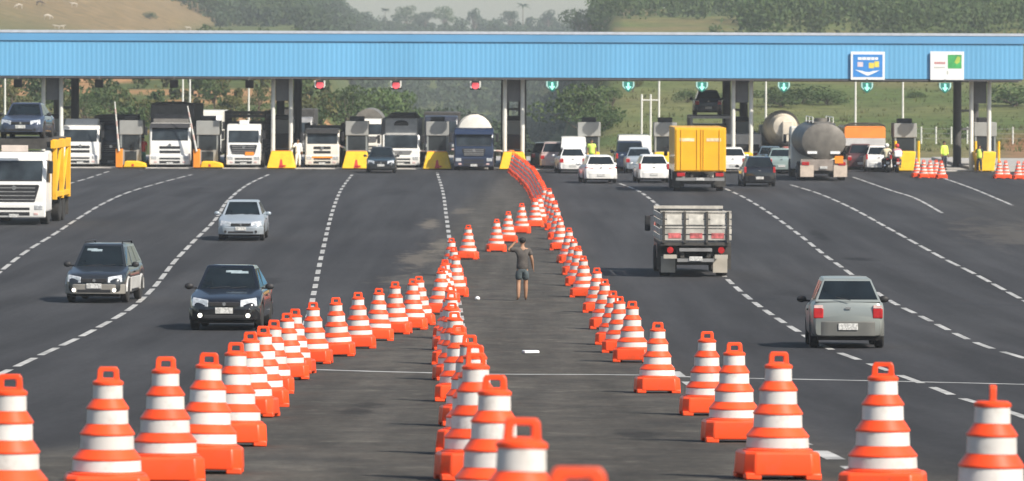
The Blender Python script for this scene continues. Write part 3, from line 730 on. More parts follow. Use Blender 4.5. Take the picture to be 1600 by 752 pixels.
def car(label, body, L=3.9, W=1.64, H=1.45, kind='hatch', name='car', cat='car', group=None, bumper=None, fog=False, rails=False, lights='front', rim=RIM, tail='side', visor=False, plates=True, cladding=None):  # visor: span of the reflection painted on the windscreen
    t = thing(name, label, cat, group)
    w2 = W/2; r = .30; yf, yr = L*.19, L*.80
    hatch = kind in ('hatch', 'wagon', 'van', 'box')
    if kind == 'sedan': belt = [(0,.56),(.02,.66),(.06,.72),(.25,.90),(.29,.93),(.82,.96),(.86,.97),(.965,.93),(.99,.86),(1,.70)]; gh = (.26,.41,.70,.86)
    elif kind == 'hatch': belt = [(0,.56),(.02,.66),(.07,.73),(.26,.90),(.31,.93),(.94,.98),(.975,.96),(.99,.88),(1,.66)]; gh = (.27,.43,.88,.985)
    elif kind == 'wagon': belt = [(0,.58),(.02,.68),(.06,.76),(.25,.93),(.29,.96),(.95,1.0),(.975,.98),(.99,.9),(1,.7)]; gh = (.25,.40,.90,.985)
    else: belt = [(0,.6),(.02,.74),(.06,.84),(.22,1.0),(.25,1.03),(.96,1.05),(.985,1.02),(.995,.95),(1,.8)]; gh = (.20,.34,.965,.995)
    def zt(y): return interp_lin(belt, y/L)
    wt = [(0,.74),(.012,.83),(.04,.925),(.09,.975),(.14,.995),(.2,1),(.85,1),(.95,.975),(.985,.94),(1,.87)]
    def ww(y): return w2*interp_lin(wt, y/L)
    ys = sorted(set([round(L*k/40, 3) for k in range(41)] + [round(c+q*r*1.16, 3) for c in (yf, yr) for q in (-1,-.97,-.9,-.75,-.5,-.25,0,.25,.5,.75,.9,.97,1)] + [L*.015, L*.985, L*.993]))
    rings = []
    for y in ys:
        zb = .25 if .03 < y/L < .97 else .27
        for c in (yf, yr):
            if abs(y-c) < r*1.16: zb = max(zb, r + math.sqrt(max(0, (r*1.16)**2-(y-c)**2)))
        zz, w = zt(y), ww(y); h = zz-zb
        half = [(w*.93, zb), (w*.985, zb+.10*h), (w, zb+.38*h), (w*.995, zb+.62*h), (w*.965, zb+.86*h), (w*.90, zz-.015), (w*.80, zz+.005), (w*.4, zz+.022), (0, zz+.03)]
        rings.append([(x, y, z) for x, z in half] + [(-x, y, z) for x, z in half[-2::-1]])
    b = M(); b.loft(rings)
    # greenhouse shell
    wb, wr = w2*.885, w2*(.655 if kind not in ('van','box') else .80)
    y0, y1, y2, y3 = [g_*L for g_ in gh]; z0 = zt(y0)-.03; z3 = zt(min(y3, L*.93))-.02; zr = H-.035
    def gring(k):  # 0 belt .. 1 roof
        return None
    low = [(-wb,y0,z0),(wb,y0,z0),(wb,y3,z3),(-wb,y3,z3)]; top = [(-wr,y1,zr),(wr,y1,zr),(wr*.98,y2,zr-.015),(-wr*.98,y2,zr-.015)]
    ins = lambda q, k, dz: [(x*k, (y-(y1+y2)/2)*k+(y1+y2)/2, z+dz) for x, y, z in q]
    b.loft([low, top, ins(top, .93, .025), ins(top, .6, .038)])
    b.build('body', body, t, smooth=38, bevel=.045, seg=3)
    u = M(); u.box(-w2*.80, w2*.80, .12, L-.12, .17, .5); u.box(-w2*.86,w2*.86, yf-.42, yf+.42, .30, .62); u.box(-w2*.86,w2*.86, yr-.42, yr+.42, .30, .62); u.build('underbody', UNDER, t, smooth=0)
    G = GLASS
    p = M(); p.panel([low[0], low[1], top[1], top[0]], .055, .945, .07, .93); p.build('windscreen', G, t, smooth=0, bevel=.004)
    p = M()
    if kind == 'box': p = None
    else:
        p.panel([low[2], low[3], top[3], top[2]], .035, .965, .10 if hatch else .05, .93); p.build('rear_window', G, t, smooth=0, bevel=.004)
    for sx, q in ((1, [low[1], low[2], top[2], top[1]]), (-1, [low[3], low[0], top[0], top[3]])):
        spl = ((.05,.33,.10,.90),(.36,.66,.10,.90),(.69,.93,.12,.88)) if kind in ('wagon','van') else ((.05,.45,.10,.90),(.49,.92,.10,.90))
        for (a, c, v0, v1) in spl:
            if kind in ('box',) and a > .3: continue
            if sx < 0: a, c = 1-c, 1-a
            p = M(); p.panel(q, a, c, v0, v1); p.build('side_window', G, t, smooth=0)
        xs = w2*.93
        hd = M(); hd.box(sx*(w2+.0)-.012, sx*(w2+.0)+.012, L*.47, L*.47+.14, zt(L*.45)-.2, zt(L*.45)-.165); hd.build('door_handle', DARK, t, smooth=0)
        mi = M(); my = y0 + L*.07; mi.ell((sx*(w2+.10), my, zt(y0)+.06), .105, .055, .075, 12, 8); mi.box(min(sx*w2*.9, sx*(w2+.05)), max(sx*w2*.9, sx*(w2+.05)), my-.02, my+.02, zt(y0)+.0, zt(y0)+.04); mi.build('wing_mirror', body if body in (SILVERB, WHITE) else DARK, t, smooth=60)
        wheel(t, sx*(w2-.095), yf, r, .18, sx, steel=rim); wheel(t, sx*(w2-.095), yr, r, .18, sx, steel=rim)
    # front end
    bp = bumper or body
    f = M()
    def wrap(z0_, z1_, out, yy=0.0, back=False):
        """bumper skin that follows the rounded nose"""
        pts = []
        for k in range(-8, 9):
            x = w2*.985*k/8; a = abs(k)/8
            dep = .0 if a < .55 else (a-.55)**2*1.1
            y = -out + dep
            pts.append((x, y if not back else L-y))
        q = M(); rings_ = []
        s = -1 if back else 1
        for x, y in pts: rings_.append([(x, y, z0_), (x, y+s*.10, z0_), (x, y+s*.10, z1_), (x, y, z1_)])
        q.loft(rings_); return q
    wrap(.24, .50, .035).build('front_bumper', bp, t, smooth=50, bevel=.02)
    q = M(); q.box(-w2*.55, w2*.55, -.043, .02, .28, .36); q.build('air_intake', DARK, t, smooth=0, bevel=.01)
    q = M(); q.box(-w2*.42, w2*.42, -.028, .04, .55, .645); q.build('grille', DARK, t, smooth=0, bevel=.012)
    q = M(); q.cyl((0,-.03,.60),(0,-.04,.60),.042,n=14); q.build('badge', CHROME, t)
    for sx in (-1,1):
        q = M(); a, c = w2*.46, w2*.90
        P = lambda x, y, z: (sx*x, y, z)
        q.hexa([P(a*.96,-.026,.53),P(c,.085,.55),P(c,.2,.55),P(a*.96,.1,.53),P(a*.96,-.006,.69),P(c*.98,.13,.745),P(c*.95,.3,.745),P(a*.96,.12,.69)]); hl = q.build('headlight', HEADL, t, smooth=0, bevel=.02)
        q = M(); q.cyl((sx*w2*.66,-.048,.345),(sx*w2*.66,-.02,.345),.05,n=14); q.build('fog_lamp', FOG if fog else DARK, t)
    if plates: plate(t, -.06, .455, 1)
    # rear end
    wrap(.25, .56, .04, back=True).build('rear_bumper', bp, t, smooth=50, bevel=.02)
    if plates: plate(t, L+.045, .45 if kind != 'van' else .6, 1)
    for sx in (-1,1):
        q = M()
        if tail == 'high': q.box(min(sx*w2*.80, sx*w2*.94), max(sx*w2*.80, sx*w2*.94), L-.12, L+.012, .72, 1.02)
        elif tail == 'wedge': q.hexa([(sx*w2*.42,L-.02,.74),(sx*w2*.92,L-.1,.66),(sx*w2*.93,L-.2,.66),(sx*w2*.42,L-.2,.74),(sx*w2*.46,L+.006,.80),(sx*w2*.94,L-.03,.88),(sx*w2*.95,L-.2,.88),(sx*w2*.46,L-.2,.80)])
        else: q.box(min(sx*w2*.66, sx*w2*.93), max(sx*w2*.66, sx*w2*.93), L-.12, L+.012, .62, .83)
        tl = q.build('tail_light', TAILR, t, smooth=0, bevel=.02)
        if tail == 'side':
            q = M(); q.box(min(sx*w2*.68, sx*w2*.91), max(sx*w2*.68, sx*w2*.91), L-.1, L+.016, .83, .89); q.build('clear_lens', LENSW, tl, smooth=0)
    if hatch:
        q = M(); q.tube([(-.05,L*.985+.06,zt(L*.98)+.06),(.25,L*.975+.05,zt(L*.98)+.12)], .008, 6); q.build('wiper', DARK, t)
        q = M(); q.box(-.055,.055,L-.005,L+.012,.81,.85); q.build('badge', CHROME, t, smooth=0)
    q = M(); q.tube([(-w2*.5,y0-.0,z0+.055),(w2*.05,y0+.03,z0+.09)], .008, 6); q.tube([(w2*.05,y0-.0,z0+.055),(w2*.5,y0+.03,z0+.09)], .008, 6); q.build('wiper', DARK, t)
    if rails:
        for sx in (-1,1):
            q = M(); q.tube([(sx*wr*.93,y1+.1,zr+.0),(sx*wr*.93,y1+.2,zr+.075),(sx*wr*.93,y2-.2,zr+.07),(sx*wr*.93,y2-.05,zr-.02)], .022, 8); q.build('roof_rail', DARK, t)
    if visor:  # visor sets the span of pale panels painting a reflection on the windscreen
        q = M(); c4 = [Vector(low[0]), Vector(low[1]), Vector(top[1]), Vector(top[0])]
        a_, c_ = visor; q.panel(c4, a_, c_-.12, .74, .82, .010, .006); q.panel(c4, a_+.1, c_, .70, .79, .009, .006); q.build('painted_reflection', mat('reflection_paint', (.26,.32,.35), rough=.2, var=.3, scale=6), t, smooth=0)
    if cladding:
        for sx in (-1,1):
            q = M(); q.box(sx*w2-.018, sx*w2+.022, yf+r*1.3, yr-r*1.3, .34, .66); q.build('side_cladding', cladding, t, smooth=0, bevel=.012)
            for yc in (yf, yr):
                q = M(); q.tube([(sx*(w2-.01), yc+(r*1.22)*math.cos(a_), r+(r*1.22)*math.sin(a_)) for a_ in [math.pi*k_/12 for k_ in range(13)]], .035, 6); q.build('wheel_arch', cladding, t)
    t['L'] = L
    return t

def interp_lin(tab, t):
    if t <= tab[0][0]: return tab[0][1]
    for (a, va), (b, vb) in zip(tab, tab[1:]):
        if t <= b: return va+(vb-va)*(t-a)/(b-a)
    return tab[-1][1]

def put(t, px, py, away=False, yaw=0.0, d=None, z=None, L=None):
    if d is None: x, d = ground(px, py)
    else: x = PX(px, d)
    L = L or t.get('L', 0)
    if away:
        c = L
        t.location = (x + math.sin(-yaw)*0 , d + L*math.cos(yaw), gz(d+L) if z is None else z); rz = math.pi + yaw
        t.location.x = x - L*math.sin(yaw)
    else:
        t.location = (x, d, gz(d) if z is None else z); rz = yaw
    sl = math.atan((gz(d+max(L,.5))-gz(d))/max(L,.5)) if d < 230 else 0
    t.rotation_euler = (Matrix.Rotation(sl, 3, 'X') @ Matrix.Rotation(rz, 3, 'Z')).to_euler()
    if 'L' in t: del t['L']
    return t

# --- cars coming towards the camera, left carriageway
put(car('dark grey station wagon with roof rails and lit fog lamps, left of the dashed line', DKGREY, 4.2, 1.62, 1.54, 'wagon', name='station_wagon', cat='station wagon', fog=True, rails=True, visor=(.15,.5), bumper=mat('beige_grey_cladding', (.20,.19,.17), rough=.55), cladding=mat('silver_cladding', (.42,.42,.41), rough=.45)), 147, 474, yaw=-.06)  # visor: span of the reflection painted on the windscreen
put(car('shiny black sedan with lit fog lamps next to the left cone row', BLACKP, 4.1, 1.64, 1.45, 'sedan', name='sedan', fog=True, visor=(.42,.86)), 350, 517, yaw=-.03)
put(car('bluish silver sedan driving along the dashed line', SILVERB, 4.2, 1.68, 1.45, 'sedan', name='sedan'), 376, 377, yaw=0.0)
put(car('dark grey hatchback just leaving the toll lane between two yellow blocks', DKGREY, 3.9, 1.66, 1.46, 'hatch', name='hatchback'), 595, 271)
# --- cars going away, right carriageway
put(car('silver boxy hatchback with black mirrors driving away in the right lanes', SILVER, 3.7, 1.53, 1.46, 'hatch', name='hatchback', bumper=mat('grey_bumper', (.11,.112,.105), rough=.6)), 1325, 545, away=True, yaw=-.02)
put(car('white hatchback with wide red tail lights next to the packed run of cones', WHITE, 3.9, 1.76, 1.48, 'hatch', name='hatchback', tail='wedge'), 939, 287, away=True, yaw=.08)
put(car('small white hatchback partly hidden behind the one with wide tail lights', WHITE, 3.7, 1.62, 1.46, 'hatch', name='hatchback'), 896, 281, away=True, d=290, yaw=.07)
put(car('silvery white hatchback left of the yellow box truck', WHITE, 3.8, 1.72, 1.48, 'hatch', name='hatchback', tail='high'), 1022, 286, away=True, yaw=.06)
put(car('light grey sedan half hidden left of the silvery white hatchback', SILVERB, 4.1, 1.66, 1.45, 'sedan', name='sedan'), 1000, 281, away=True, d=291)
put(car('dark blue minivan with black windows behind the light grey sedan', DKBLUE, 4.1, 1.72, 1.75, 'van', name='minivan', cat='van', tail='high'), 985, 278, away=True, d=296.5)
put(car('plain white delivery van queuing behind the dark blue minivan', WHITE, 5.2, 2.3, 2.05, 'box', name='delivery_van', cat='van'), 992, 270, away=True, d=299.3)
put(car('white box van queuing behind the small white hatchback', WHITE, 4.4, 1.75, 1.95, 'box', name='delivery_van', cat='van'), 897, 270, away=True, d=297.5)
put(car('greyish red estate car queuing right of the packed run of cones', mat('pinkish_grey_paint', (.42,.33,.32), rough=.35, coat=.4), 4.1, 1.66, 1.62, 'wagon', name='station_wagon', cat='station wagon'), 866, 274, away=True, d=299)
put(car('black wagon with a white plate leaving right of the yellow box truck', BLACKP, 4.1, 1.72, 1.55, 'wagon', name='station_wagon', cat='station wagon', tail='high'), 1187, 292, away=True, yaw=.03)
put(car('white hatchback between the yellow box truck and the black wagon', WHITE, 3.8, 1.64, 1.47, 'hatch', name='hatchback'), 1146, 278, away=True, d=292)
put(car('pale grey green hatchback left of the steel tank truck', TEALG, 3.8, 1.64, 1.45, 'hatch', name='hatchback'), 1222, 280, away=True, d=291)
put(car('white hatchback with pink tail lights below the orange cargo truck', WHITE, 3.7, 1.6, 1.5, 'hatch', name='hatchback', tail='high'), 1374, 273, away=True, d=297)
put(car('dark maroon van queuing right of the steel tank truck', mat('maroon_paint', (.09,.035,.035), rough=.3, coat=.4), 3.9, 1.66, 1.6, 'wagon', name='station_wagon', cat='station wagon'), 1346, 273, away=True, d=299)

put(car('blue grey sedan just behind the pale grey green hatchback', mat('blue_grey_paint', (.10,.15,.20), rough=.3, coat=.4), 4.1, 1.66, 1.45, 'sedan', name='sedan'), 1206, 272, away=True, d=297.2)
put(car('red hatchback beneath the beige mixer drum', mat('red_car_paint', (.36,.03,.025), rough=.3, coat=.4), 3.7, 1.6, 1.5, 'hatch', name='hatchback'), 1240, 270, away=True, d=293)
put(car('dark green hatchback farthest left in the queue beside the packed run of cones', mat('dark_green_paint', (.02,.035,.03), rough=.3, coat=.4), 3.8, 1.62, 1.5, 'hatch', name='hatchback'), 851, 268, away=True, d=303.5)
# ------------------------------------------------------------------ trucks: front at y = 0
def cab(t, W, Hc, col, z0=.42, dep=2.0, rake=.28, winh=(.50,.80), grille='wide', visor=False, bumpcol=None, roofdark=False, deflector=None, gcol=DARK):
    w2 = W/2
    b = M(); zb = z0+(Hc-z0)*winh[0]-.1; zt_ = z0+(Hc-z0)*winh[1]+.06
    poly = [(0.02,z0),(-.02,z0+.35),(.0,zb),(rake*.9,zt_),(rake+.14,Hc-.08),(rake+.42,Hc),(dep,Hc),(dep,z0)]
    b.prism(poly, 'x', -w2, w2); b.build('cab', col, t, smooth=30, bevel=.09, seg=3)
    G = GLASSB
    c4 = [(-w2,.0,zb),(w2,.0,zb),(w2,rake*.9,zt_),(-w2,rake*.9,zt_)]
    p = M(); p.panel(c4, .06, .94, .08, .95, .012, .02); p.build('windscreen', G, t, smooth=0, bevel=.01)
    p = M(); p.panel(c4, .08, .5, .09, .13, .022, .01); p.panel(c4, .5, .92, .09, .13, .022, .01); p.build('wiper', DARK, t, smooth=0)
    for sx in (-1,1):
        p = M(); p.prism([(.14,zb+.05),(rake+.15,zt_-.05),(1.25,zt_-.05),(1.25,zb+.0)], 'x', sx*(w2+.004)-.01, sx*(w2+.004)+.01); p.build('side_window', G, t, smooth=0)
        p = M(); p.box(sx*(w2+.20)-.09, sx*(w2+.20)+.09, -.12, .0, zt_-.55, zt_-.05); p.build('mirror', DARK, t, smooth=0, bevel=.03)
        p = M(); p.tube([(sx*w2*.97,.12,zt_-.02),(sx*(w2+.16),-.05,zt_-.08),(sx*(w2+.16),-.05,zt_-.5)], .018, 6); p.build('mirror_arm', DARK, t)
        p = M(); p.box(sx*w2*.78-.17, sx*w2*.78+.17, -.105, -.02, z0+.10, z0+.30); p.build('headlight', HEADL, t, smooth=0, bevel=.03)
        p = M(); p.box(sx*w2*.70-.09, sx*w2*.70+.09, -.108, -.03, z0-.1, z0+.0); p.build('fog_lamp', LENSW, t, smooth=0, bevel=.02)
    zg0, zg1 = z0+.42, zb-.06
    gw = {'wide': .74, 'mid': .55, 'slots': .5}[grille]*w2
    p = M()
    if grille == 'slots':
        for k in range(2): p.box(-gw, gw, -.04, .01, zg0+.05+k*.26, zg0+.2+k*.26)
    else: p.prism([(-gw*.88,zg0),(gw*.88,zg0),(gw*1.08,zg1-.05),(gw*1.04,zg1),(-gw*1.04,zg1),(-gw*1.08,zg1-.05)], 'y', -.045, .02)
    p.build('grille', gcol, t, smooth=0, bevel=.02)
    if grille != 'slots':
        p = M()
        for k in range(4): z = zg0+(zg1-zg0)*(k+.6)/4.4; p.box(-gw*.9, gw*.9, -.056, -.046, z-.02, z+.02)
        p.build('grille_bar', GREYM, t, smooth=0)
    p = M(); p.cyl((0,-.05,zg1-.12),(0,-.066,zg1-.12),.09,n=16); p.build('badge', CHROME, t)
    p = M(); p.box(-w2, w2, -.09, .1, z0-.2, z0+.36); p.build('front_bumper', bumpcol or col, t, smooth=0, bevel=.05)
    p = M(); p.box(-w2*.5, w2*.5, -.097, -.05, z0-.12, z0+.02); p.box(-w2*.5, w2*.5, -.097, -.05, z0+.1, z0+.2); p.build('air_intake', DARK, t, smooth=0)
    plate(t, -.12, z0-.12, 1)
    if visor:
        p = M(); p.prism([(rake*.6-.18,zt_-.12),(rake*.9-.05,zt_+.14),(rake*.9+.05,zt_+.14),(rake*.6-.06,zt_-.12)], 'x', -w2*.97, w2*.97); p.build('sun_visor', visor, t, smooth=0, bevel=.01)
    if deflector:
        hz, cm = deflector
        p = M(); p.prism([(rake+.35,Hc-.01),(rake+.95,Hc+hz),(dep-.1,Hc+hz),(dep-.1,Hc-.01)], 'x', -w2*.88, w2*.88); p.build('wind_deflector', cm, t, smooth=0, bevel=.08)
    return t

def chassis(t, W, L, axles, r=.5, z=.95):
    c = M()
    for sx in (-.4, .4): c.box(sx-.06, sx+.06, .4, L-.1, z-.35, z-.12)
    for y in axles: c.cyl((-W/2+.2,y,r),(W/2-.2,y,r),.09)
    c.box(-W/2+.35, W/2-.35, 2.2, L-1.2, z-.6, z-.36)
    c.build('chassis', CHASSIS, t, smooth=0)
    for y in axles:
        for sx in (-1,1):
            wheel(t, sx*(W/2-.2), y, r, .34, sx, steel=GREYM)
    for sx in (-1,1):
        p = M(); p.box(sx*(W/2-.24)-.3, sx*(W/2-.24)+.3, axles[-1]+r+.16, axles[-1]+r+.19, .22, .95); p.build('mud_flap', CHASSIS, t, smooth=0)

def truck(label, W, L, axles, name='truck', r=.5):
    t = thing(name, label, 'truck', None); chassis(t, W, L, axles, r); t['L'] = L; return t

def rear_lights(t, W, L, z=.78, tube_z=True):
    for sx in (-1,1):
        p = M(); p.box(sx*(W/2-.32)-.2, sx*(W/2-.32)+.2, L-.02, L+.05, z-.09, z+.09); p.build('tail_light', TAILR, t, smooth=0, bevel=.02)

# car carrier at the left edge
W = 2.5
t = truck('white truck with dark grille and yellow car carrier frame at the left edge', W, 7.2, [1.35, 5.0, 6.2], 'car_carrier_truck')
cab(t, W, 2.92, WHITE, z0=.5, rake=.3, winh=(.52,.84), grille='wide')
p = M(); p.box(-.5,.55,-.10,-.05,2.90,3.16); p.build('name_board', mat('pinkish_board',(.72,.62,.55),rough=.5), t, smooth=0, bevel=.01)
YF = mat('yellow_frame', (0.80, 0.43, 0.02), rough=.5, var=.12, scale=2)
fr = M()
for sx in (-1,1):
    for y in (2.3, 4.5, 6.7): fr.box(sx*1.32-.09, sx*1.32+.09, y-.1, y+.1, .95, 3.35)
    fr.box(sx*1.32-.075, sx*1.32+.075, 2.2, 6.8, 1.05, 1.25); fr.box(sx*1.32-.085, sx*1.32+.085, 1.6, 6.8, 3.0, 3.32)
    for k, y in enumerate((2.4, 4.6)):
        fr.hexa([(sx*1.32-.06,y,1.2),(sx*1.32+.06,y,1.2),(sx*1.32+.06,y+.2,1.2),(sx*1.32-.06,y+.2,1.2),(sx*1.32-.06,y+1.8,3.1),(sx*1.32+.06,y+1.8,3.1),(sx*1.32+.06,y+2.0,3.1),(sx*1.32-.06,y+2.0,3.1)])
fr.build('carrier_frame', YF, t, smooth=0, bevel=.012)
dk = M(); dk.box(-1.22,1.22,.6,6.8,3.28,3.4); dk.box(-1.22,1.22,2.2,6.8,.98,1.06); dk.box(-1.2,1.2,.5,.62,3.0,3.4); dk.build('carrier_deck', CHASSIS, t, smooth=0)
sd = M(); sd.box(-1.24,1.24,2.28,2.4,1.0,2.9); sd.build('headboard', CHASSIS, t, smooth=0)
put(t, 22, 352, yaw=-.035)
cz_, cd_, cx_ = t.location.z, t.location.y, t.location.x
c = car('dark blue sedan riding on the top deck of the car carrier at the left edge', mat('carried_blue_paint', (.055,.07,.11), rough=.22, metal=.3, coat=.5), 4.3, 1.74, 1.45, 'sedan', name='sedan')
del c['L']; c.location = (cx_+.15, cd_+.9, 3.42); c.rotation_euler = (R(-1.5), 0, -.035)

# queue of trucks facing the camera, left lanes
t = truck('white truck with rounded cab and roof deflector right of the car carrier', 2.2, 7.5, [1.3, 5.8]); cab(t, 2.2, 2.5, WHITE, winh=(.55,.86), grille='slots', deflector=(.35, WHITE)); p = M(); p.box(-1.1,1.1,2.2,7.4,.95,2.6); p.build('cargo_box', GREYM, t, smooth=0, bevel=.03); put(t, 126, 263, d=299.6)
t = truck('black truck half hidden behind the boom gate and the left booth', 2.3, 8, [1.3, 6.2]); cab(t, 2.3, 2.75, mat('black_cab',(.025,.028,.04),rough=.3,coat=.4), winh=(.45,.78), grille='mid', visor=DKBLUE); p = M(); p.box(-1.15,1.15,2.2,7.9,.95,3.0); p.build('cargo_box', CHASSIS, t, smooth=0, bevel=.03); put(t, 174, 262, d=303)
t = truck('white truck with tall grey cargo body and grey wind deflector', 2.5, 11, [1.4, 8.0, 9.3]); cab(t, 2.4, 2.65, WHITE, winh=(.55,.9), grille='slots', visor=mat('dark_visor',(.04,.04,.045),rough=.4), deflector=(.5, mat('grey_tarp', (.12,.115,.11), rough=.8, var=.2))); p = M(); p.box(-1.3,1.3,2.3,10.9,.95,3.72); p.build('cargo_body', mat('grey_tarp', (.12,.115,.11)), t, smooth=0, bevel=.06); p = M(); p.tube([(-1.2,2.25,3.72),(-.6,2.25,3.80),(.6,2.25,3.82),(1.2,2.25,3.72)], .07, 8); p.build('tarp_hoop', CHASSIS, t); put(t, 266, 264, d=299)
t = truck('white truck with black stake sides behind its cab', 2.4, 8.5, [1.3, 6.3]); cab(t, 2.0, 2.6, WHITE, winh=(.52,.82), grille='wide')
st = M()
for y in (2.2, 3.8, 5.4, 7.0, 8.3):
    for sx in (-1,1): st.box(sx*1.17-.05, sx*1.17+.05, y-.05, y+.05, 1.0, 3.35)
for z in (1.3,1.75,2.2,2.65,3.05,3.25):
    for sx in (-1,1): st.box(sx*1.17-.035, sx*1.17+.035, 2.15, 8.35, z-.09, z+.09)
    st.box(-1.2,1.2,2.15,2.2,z-.09,z+.09)
st.box(-1.2,1.2,2.1,8.4,.95,1.05); st.build('stake_body', CHASSIS, t, smooth=0)
p = M(); p.box(-1.0,1.0,2.35,8.2,1.05,2.5); p.build('load', mat('dark_load',(.06,.055,.05),rough=.9,var=.4), t, smooth=0, bevel=.1)
p = M(); p.box(.1,.62,-.10,-.06,.78,.98); p.build('orange_marker', ORB, t, smooth=0); p = M(); p.box(-.28,.28,.55,.9,2.58,2.82); p.build('roof_box', WHITE, t, smooth=0, bevel=.03)
put(t, 381, 263, d=299)
t = truck('cream truck with pale stripe behind the lowered boom arm', 2.2, 8, [1.3, 6.0]); cab(t, 2.0, 2.35, OFFW, winh=(.55,.88), grille='slots', visor=DARK)
st = M()
for y in (2.2, 4.0, 5.8, 7.8):
    for sx in (-1,1): st.box(sx*1.07-.05, sx*1.07+.05, y-.05, y+.05, 1.0, 2.6)
for z in (1.2,1.6,2.0,2.4):
    for sx in (-1,1): st.box(sx*1.07-.03, sx*1.07+.03, 2.15, 7.85, z-.12, z+.12)
    st.box(-1.1,1.1,2.15,2.2,z-.12,z+.12)
st.build('stake_body', CHASSIS, t, smooth=0); p = M(); p.box(-1.0,1.0,2.3,7.8,1.0,1.9); p.build('load', mat('dark_load',(.06,.055,.05)), t, smooth=0)
p = M(); p.box(-.6,.6,-.1,-.05,.62,.72); p.build('orange_marker', ORB, t, smooth=0); put(t, 504, 262, d=299.8)
t = truck('white truck with tall grey wind deflector behind the dark grey hatchback', 2.4, 10, [1.3, 7.2, 8.4]); cab(t, 2.2, 2.0, WHITE, winh=(.52,.98), grille='mid', gcol=GREYM, deflector=(.95, mat('pale_grey_deflector',(.33,.33,.32),rough=.5,var=.15)))
p = M(); p.cyl((0,1.0,2.5),(0,1.08,2.62),.42,n=16); p.build('deflector_emblem', DARK, t)
p = M(); p.box(-1.2,1.2,2.2,9.8,.95,2.9); p.build('cargo_body', GREYM, t, smooth=0, bevel=.03); p = M(); p.prism([(-1.0,2.9),(1.0,2.9),(.7,3.2),(-.7,3.2)], 'y', 2.2, 9.8); p.build('tarp', CHASSIS, t, smooth=0, bevel=.05); put(t, 627, 261, d=299.8)
t = truck('dark blue truck pulling a pale round tank', 2.4, 10.5, [1.3, 7.5, 8.8]); cab(t, 2.3, 2.45, DKBLUE, winh=(.5,.85), grille='mid', visor=DKBLUE, bumpcol=DKBLUE)
p = M(); ring = lambda y, s: [(s*1.06*math.cos(2*math.pi*i/28), y, 2.16+s*1.06*math.sin(2*math.pi*i/28)) for i in range(28)]
p.loft([ring(2.2,.6),ring(2.28,.9),ring(2.45,1),ring(10.1,1),ring(10.25,.9),ring(10.32,.6)]); p.build('tank', mat('pale_tank', (.70,.68,.62), rough=.45, var=.12), t, smooth=40)
p = M(); p.cyl((0,3.2,3.0),(0,3.2,3.22),.3,n=16); p.box(-.35,.35,2.6,9.6,3.04,3.09); p.build('hatch', mat('pale_tank', (.62,.60,.55)), t); put(t, 741, 264, d=296.6)

# right lanes, seen from behind
t = truck('yellow box truck with pale strips on its rear doors in the right lanes', 2.55, 8.6, [1.4, 6.6]); cab(t, 2.3, 2.5, OFFW)
p = M(); p.box(-1.275,1.275,2.2,8.6,1.0,3.18); p.build('cargo_box', YELTR, t, smooth=0, bevel=.03)
for sx in (-1,1):
    p = M(); p.box(min(sx*.02,sx*1.2),max(sx*.02,sx*1.2),8.602,8.64,1.06,3.10)
    dr = p.build('rear_door', YELTR, t, smooth=0, bevel=.015)
    p = M(); p.box(sx*.66-.36,sx*.66+.36,8.642,8.65,2.50,2.66); p.build('pale_strip', mat('pale_lettering_strip',(.85,.66,.42),rough=.5,var=.3,scale=7), dr, smooth=0)
    for q in (.16,.95):
        p = M(); p.cyl((sx*q,8.66,1.08),(sx*q,8.66,3.08),.018,n=6); p.build('lock_rod', YELTR, dr)
p = M(); p.box(-1.2,1.2,8.45,8.62,.55,.70); p.box(-.9,-.75,8.3,8.45,.6,1.0); p.box(.75,.9,8.3,8.45,.6,1.0); p.build('rear_bar', GREYM, t, smooth=0)
rear_lights(t, 2.55, 8.55, .85); plate(t, 8.63, .63, 1); put(t, 1094, 300, away=True, yaw=.012)
yt = t
# car carried high in front of the yellow truck
t = truck('grey car carrier trailer hidden mostly behind the yellow box truck', 2.4, 9, [1.4, 6.6, 7.8], 'car_carrier_truck'); cab(t, 2.3, 2.6, OFFW)
p = M(); p.box(-1.2,1.2,2.2,9,3.0,3.15)
for y in (2.4,4.6,6.8,8.8):
    for sx in (-1,1): p.box(sx*1.15-.06,sx*1.15+.06,y-.06,y+.06,.9,3.0)
p.build('carrier_frame', GREYM, t, smooth=0); p = M(); p.box(-1.18,1.18,8.9,9.05,1.0,1.2); p.build('tail_beam', GREYM, t, smooth=0); put(t, 1112, 275, away=True, d=301)
c = car('dark blue hatchback carried high above the yellow box truck', DKBLUE, 3.8, 1.68, 1.5, 'hatch', name='hatchback'); del c['L']; c.location = (PX(1108,303), 303+4.5, 3.16); c.rotation_euler = (0,0,math.pi)

# stake bed truck
W = 2.15
t = truck('small flatbed truck with two tiers of slatted pale sides driving away', W, 6.4, [1.2, 4.9], 'flatbed_truck', r=.42); cab(t, 1.95, 2.05, mat('dark_cab',(.05,.055,.06),rough=.4), z0=.4)
SLAT = mat('pale_slats', (.42,.40,.36), rough=.75, var=.35, scale=3); 
p = M(); p.box(-W/2,W/2,2.1,6.4,.98,1.08); p.build('deck', CHASSIS, t, smooth=0)
def side_panel(z0, z1, name):
    q = M()
    for k in range(2):
        a = z0+(z1-z0)*k/2+.02; b_ = z0+(z1-z0)*(k+1)/2-.02
        q.box(-W/2, W/2, 6.36, 6.40, a, b_)
        for sx in (-1,1): q.box(sx*W/2-.02, sx*W/2+.02, 2.15, 6.355, a, b_)
    q.build(name, SLAT, t, smooth=0, bevel=.008)
side_panel(1.12, 1.5, 'side_panel'); side_panel(1.58, 1.98, 'side_panel')
for a_ in ((6.34,6.42,1.51,1.565),(6.34,6.42,1.99,2.04),(2.1,2.2,2.0,2.09)):
    q = M(); q.box(-W/2-.01,W/2+.01,*a_); q.build('rail', SLAT, t, smooth=0)
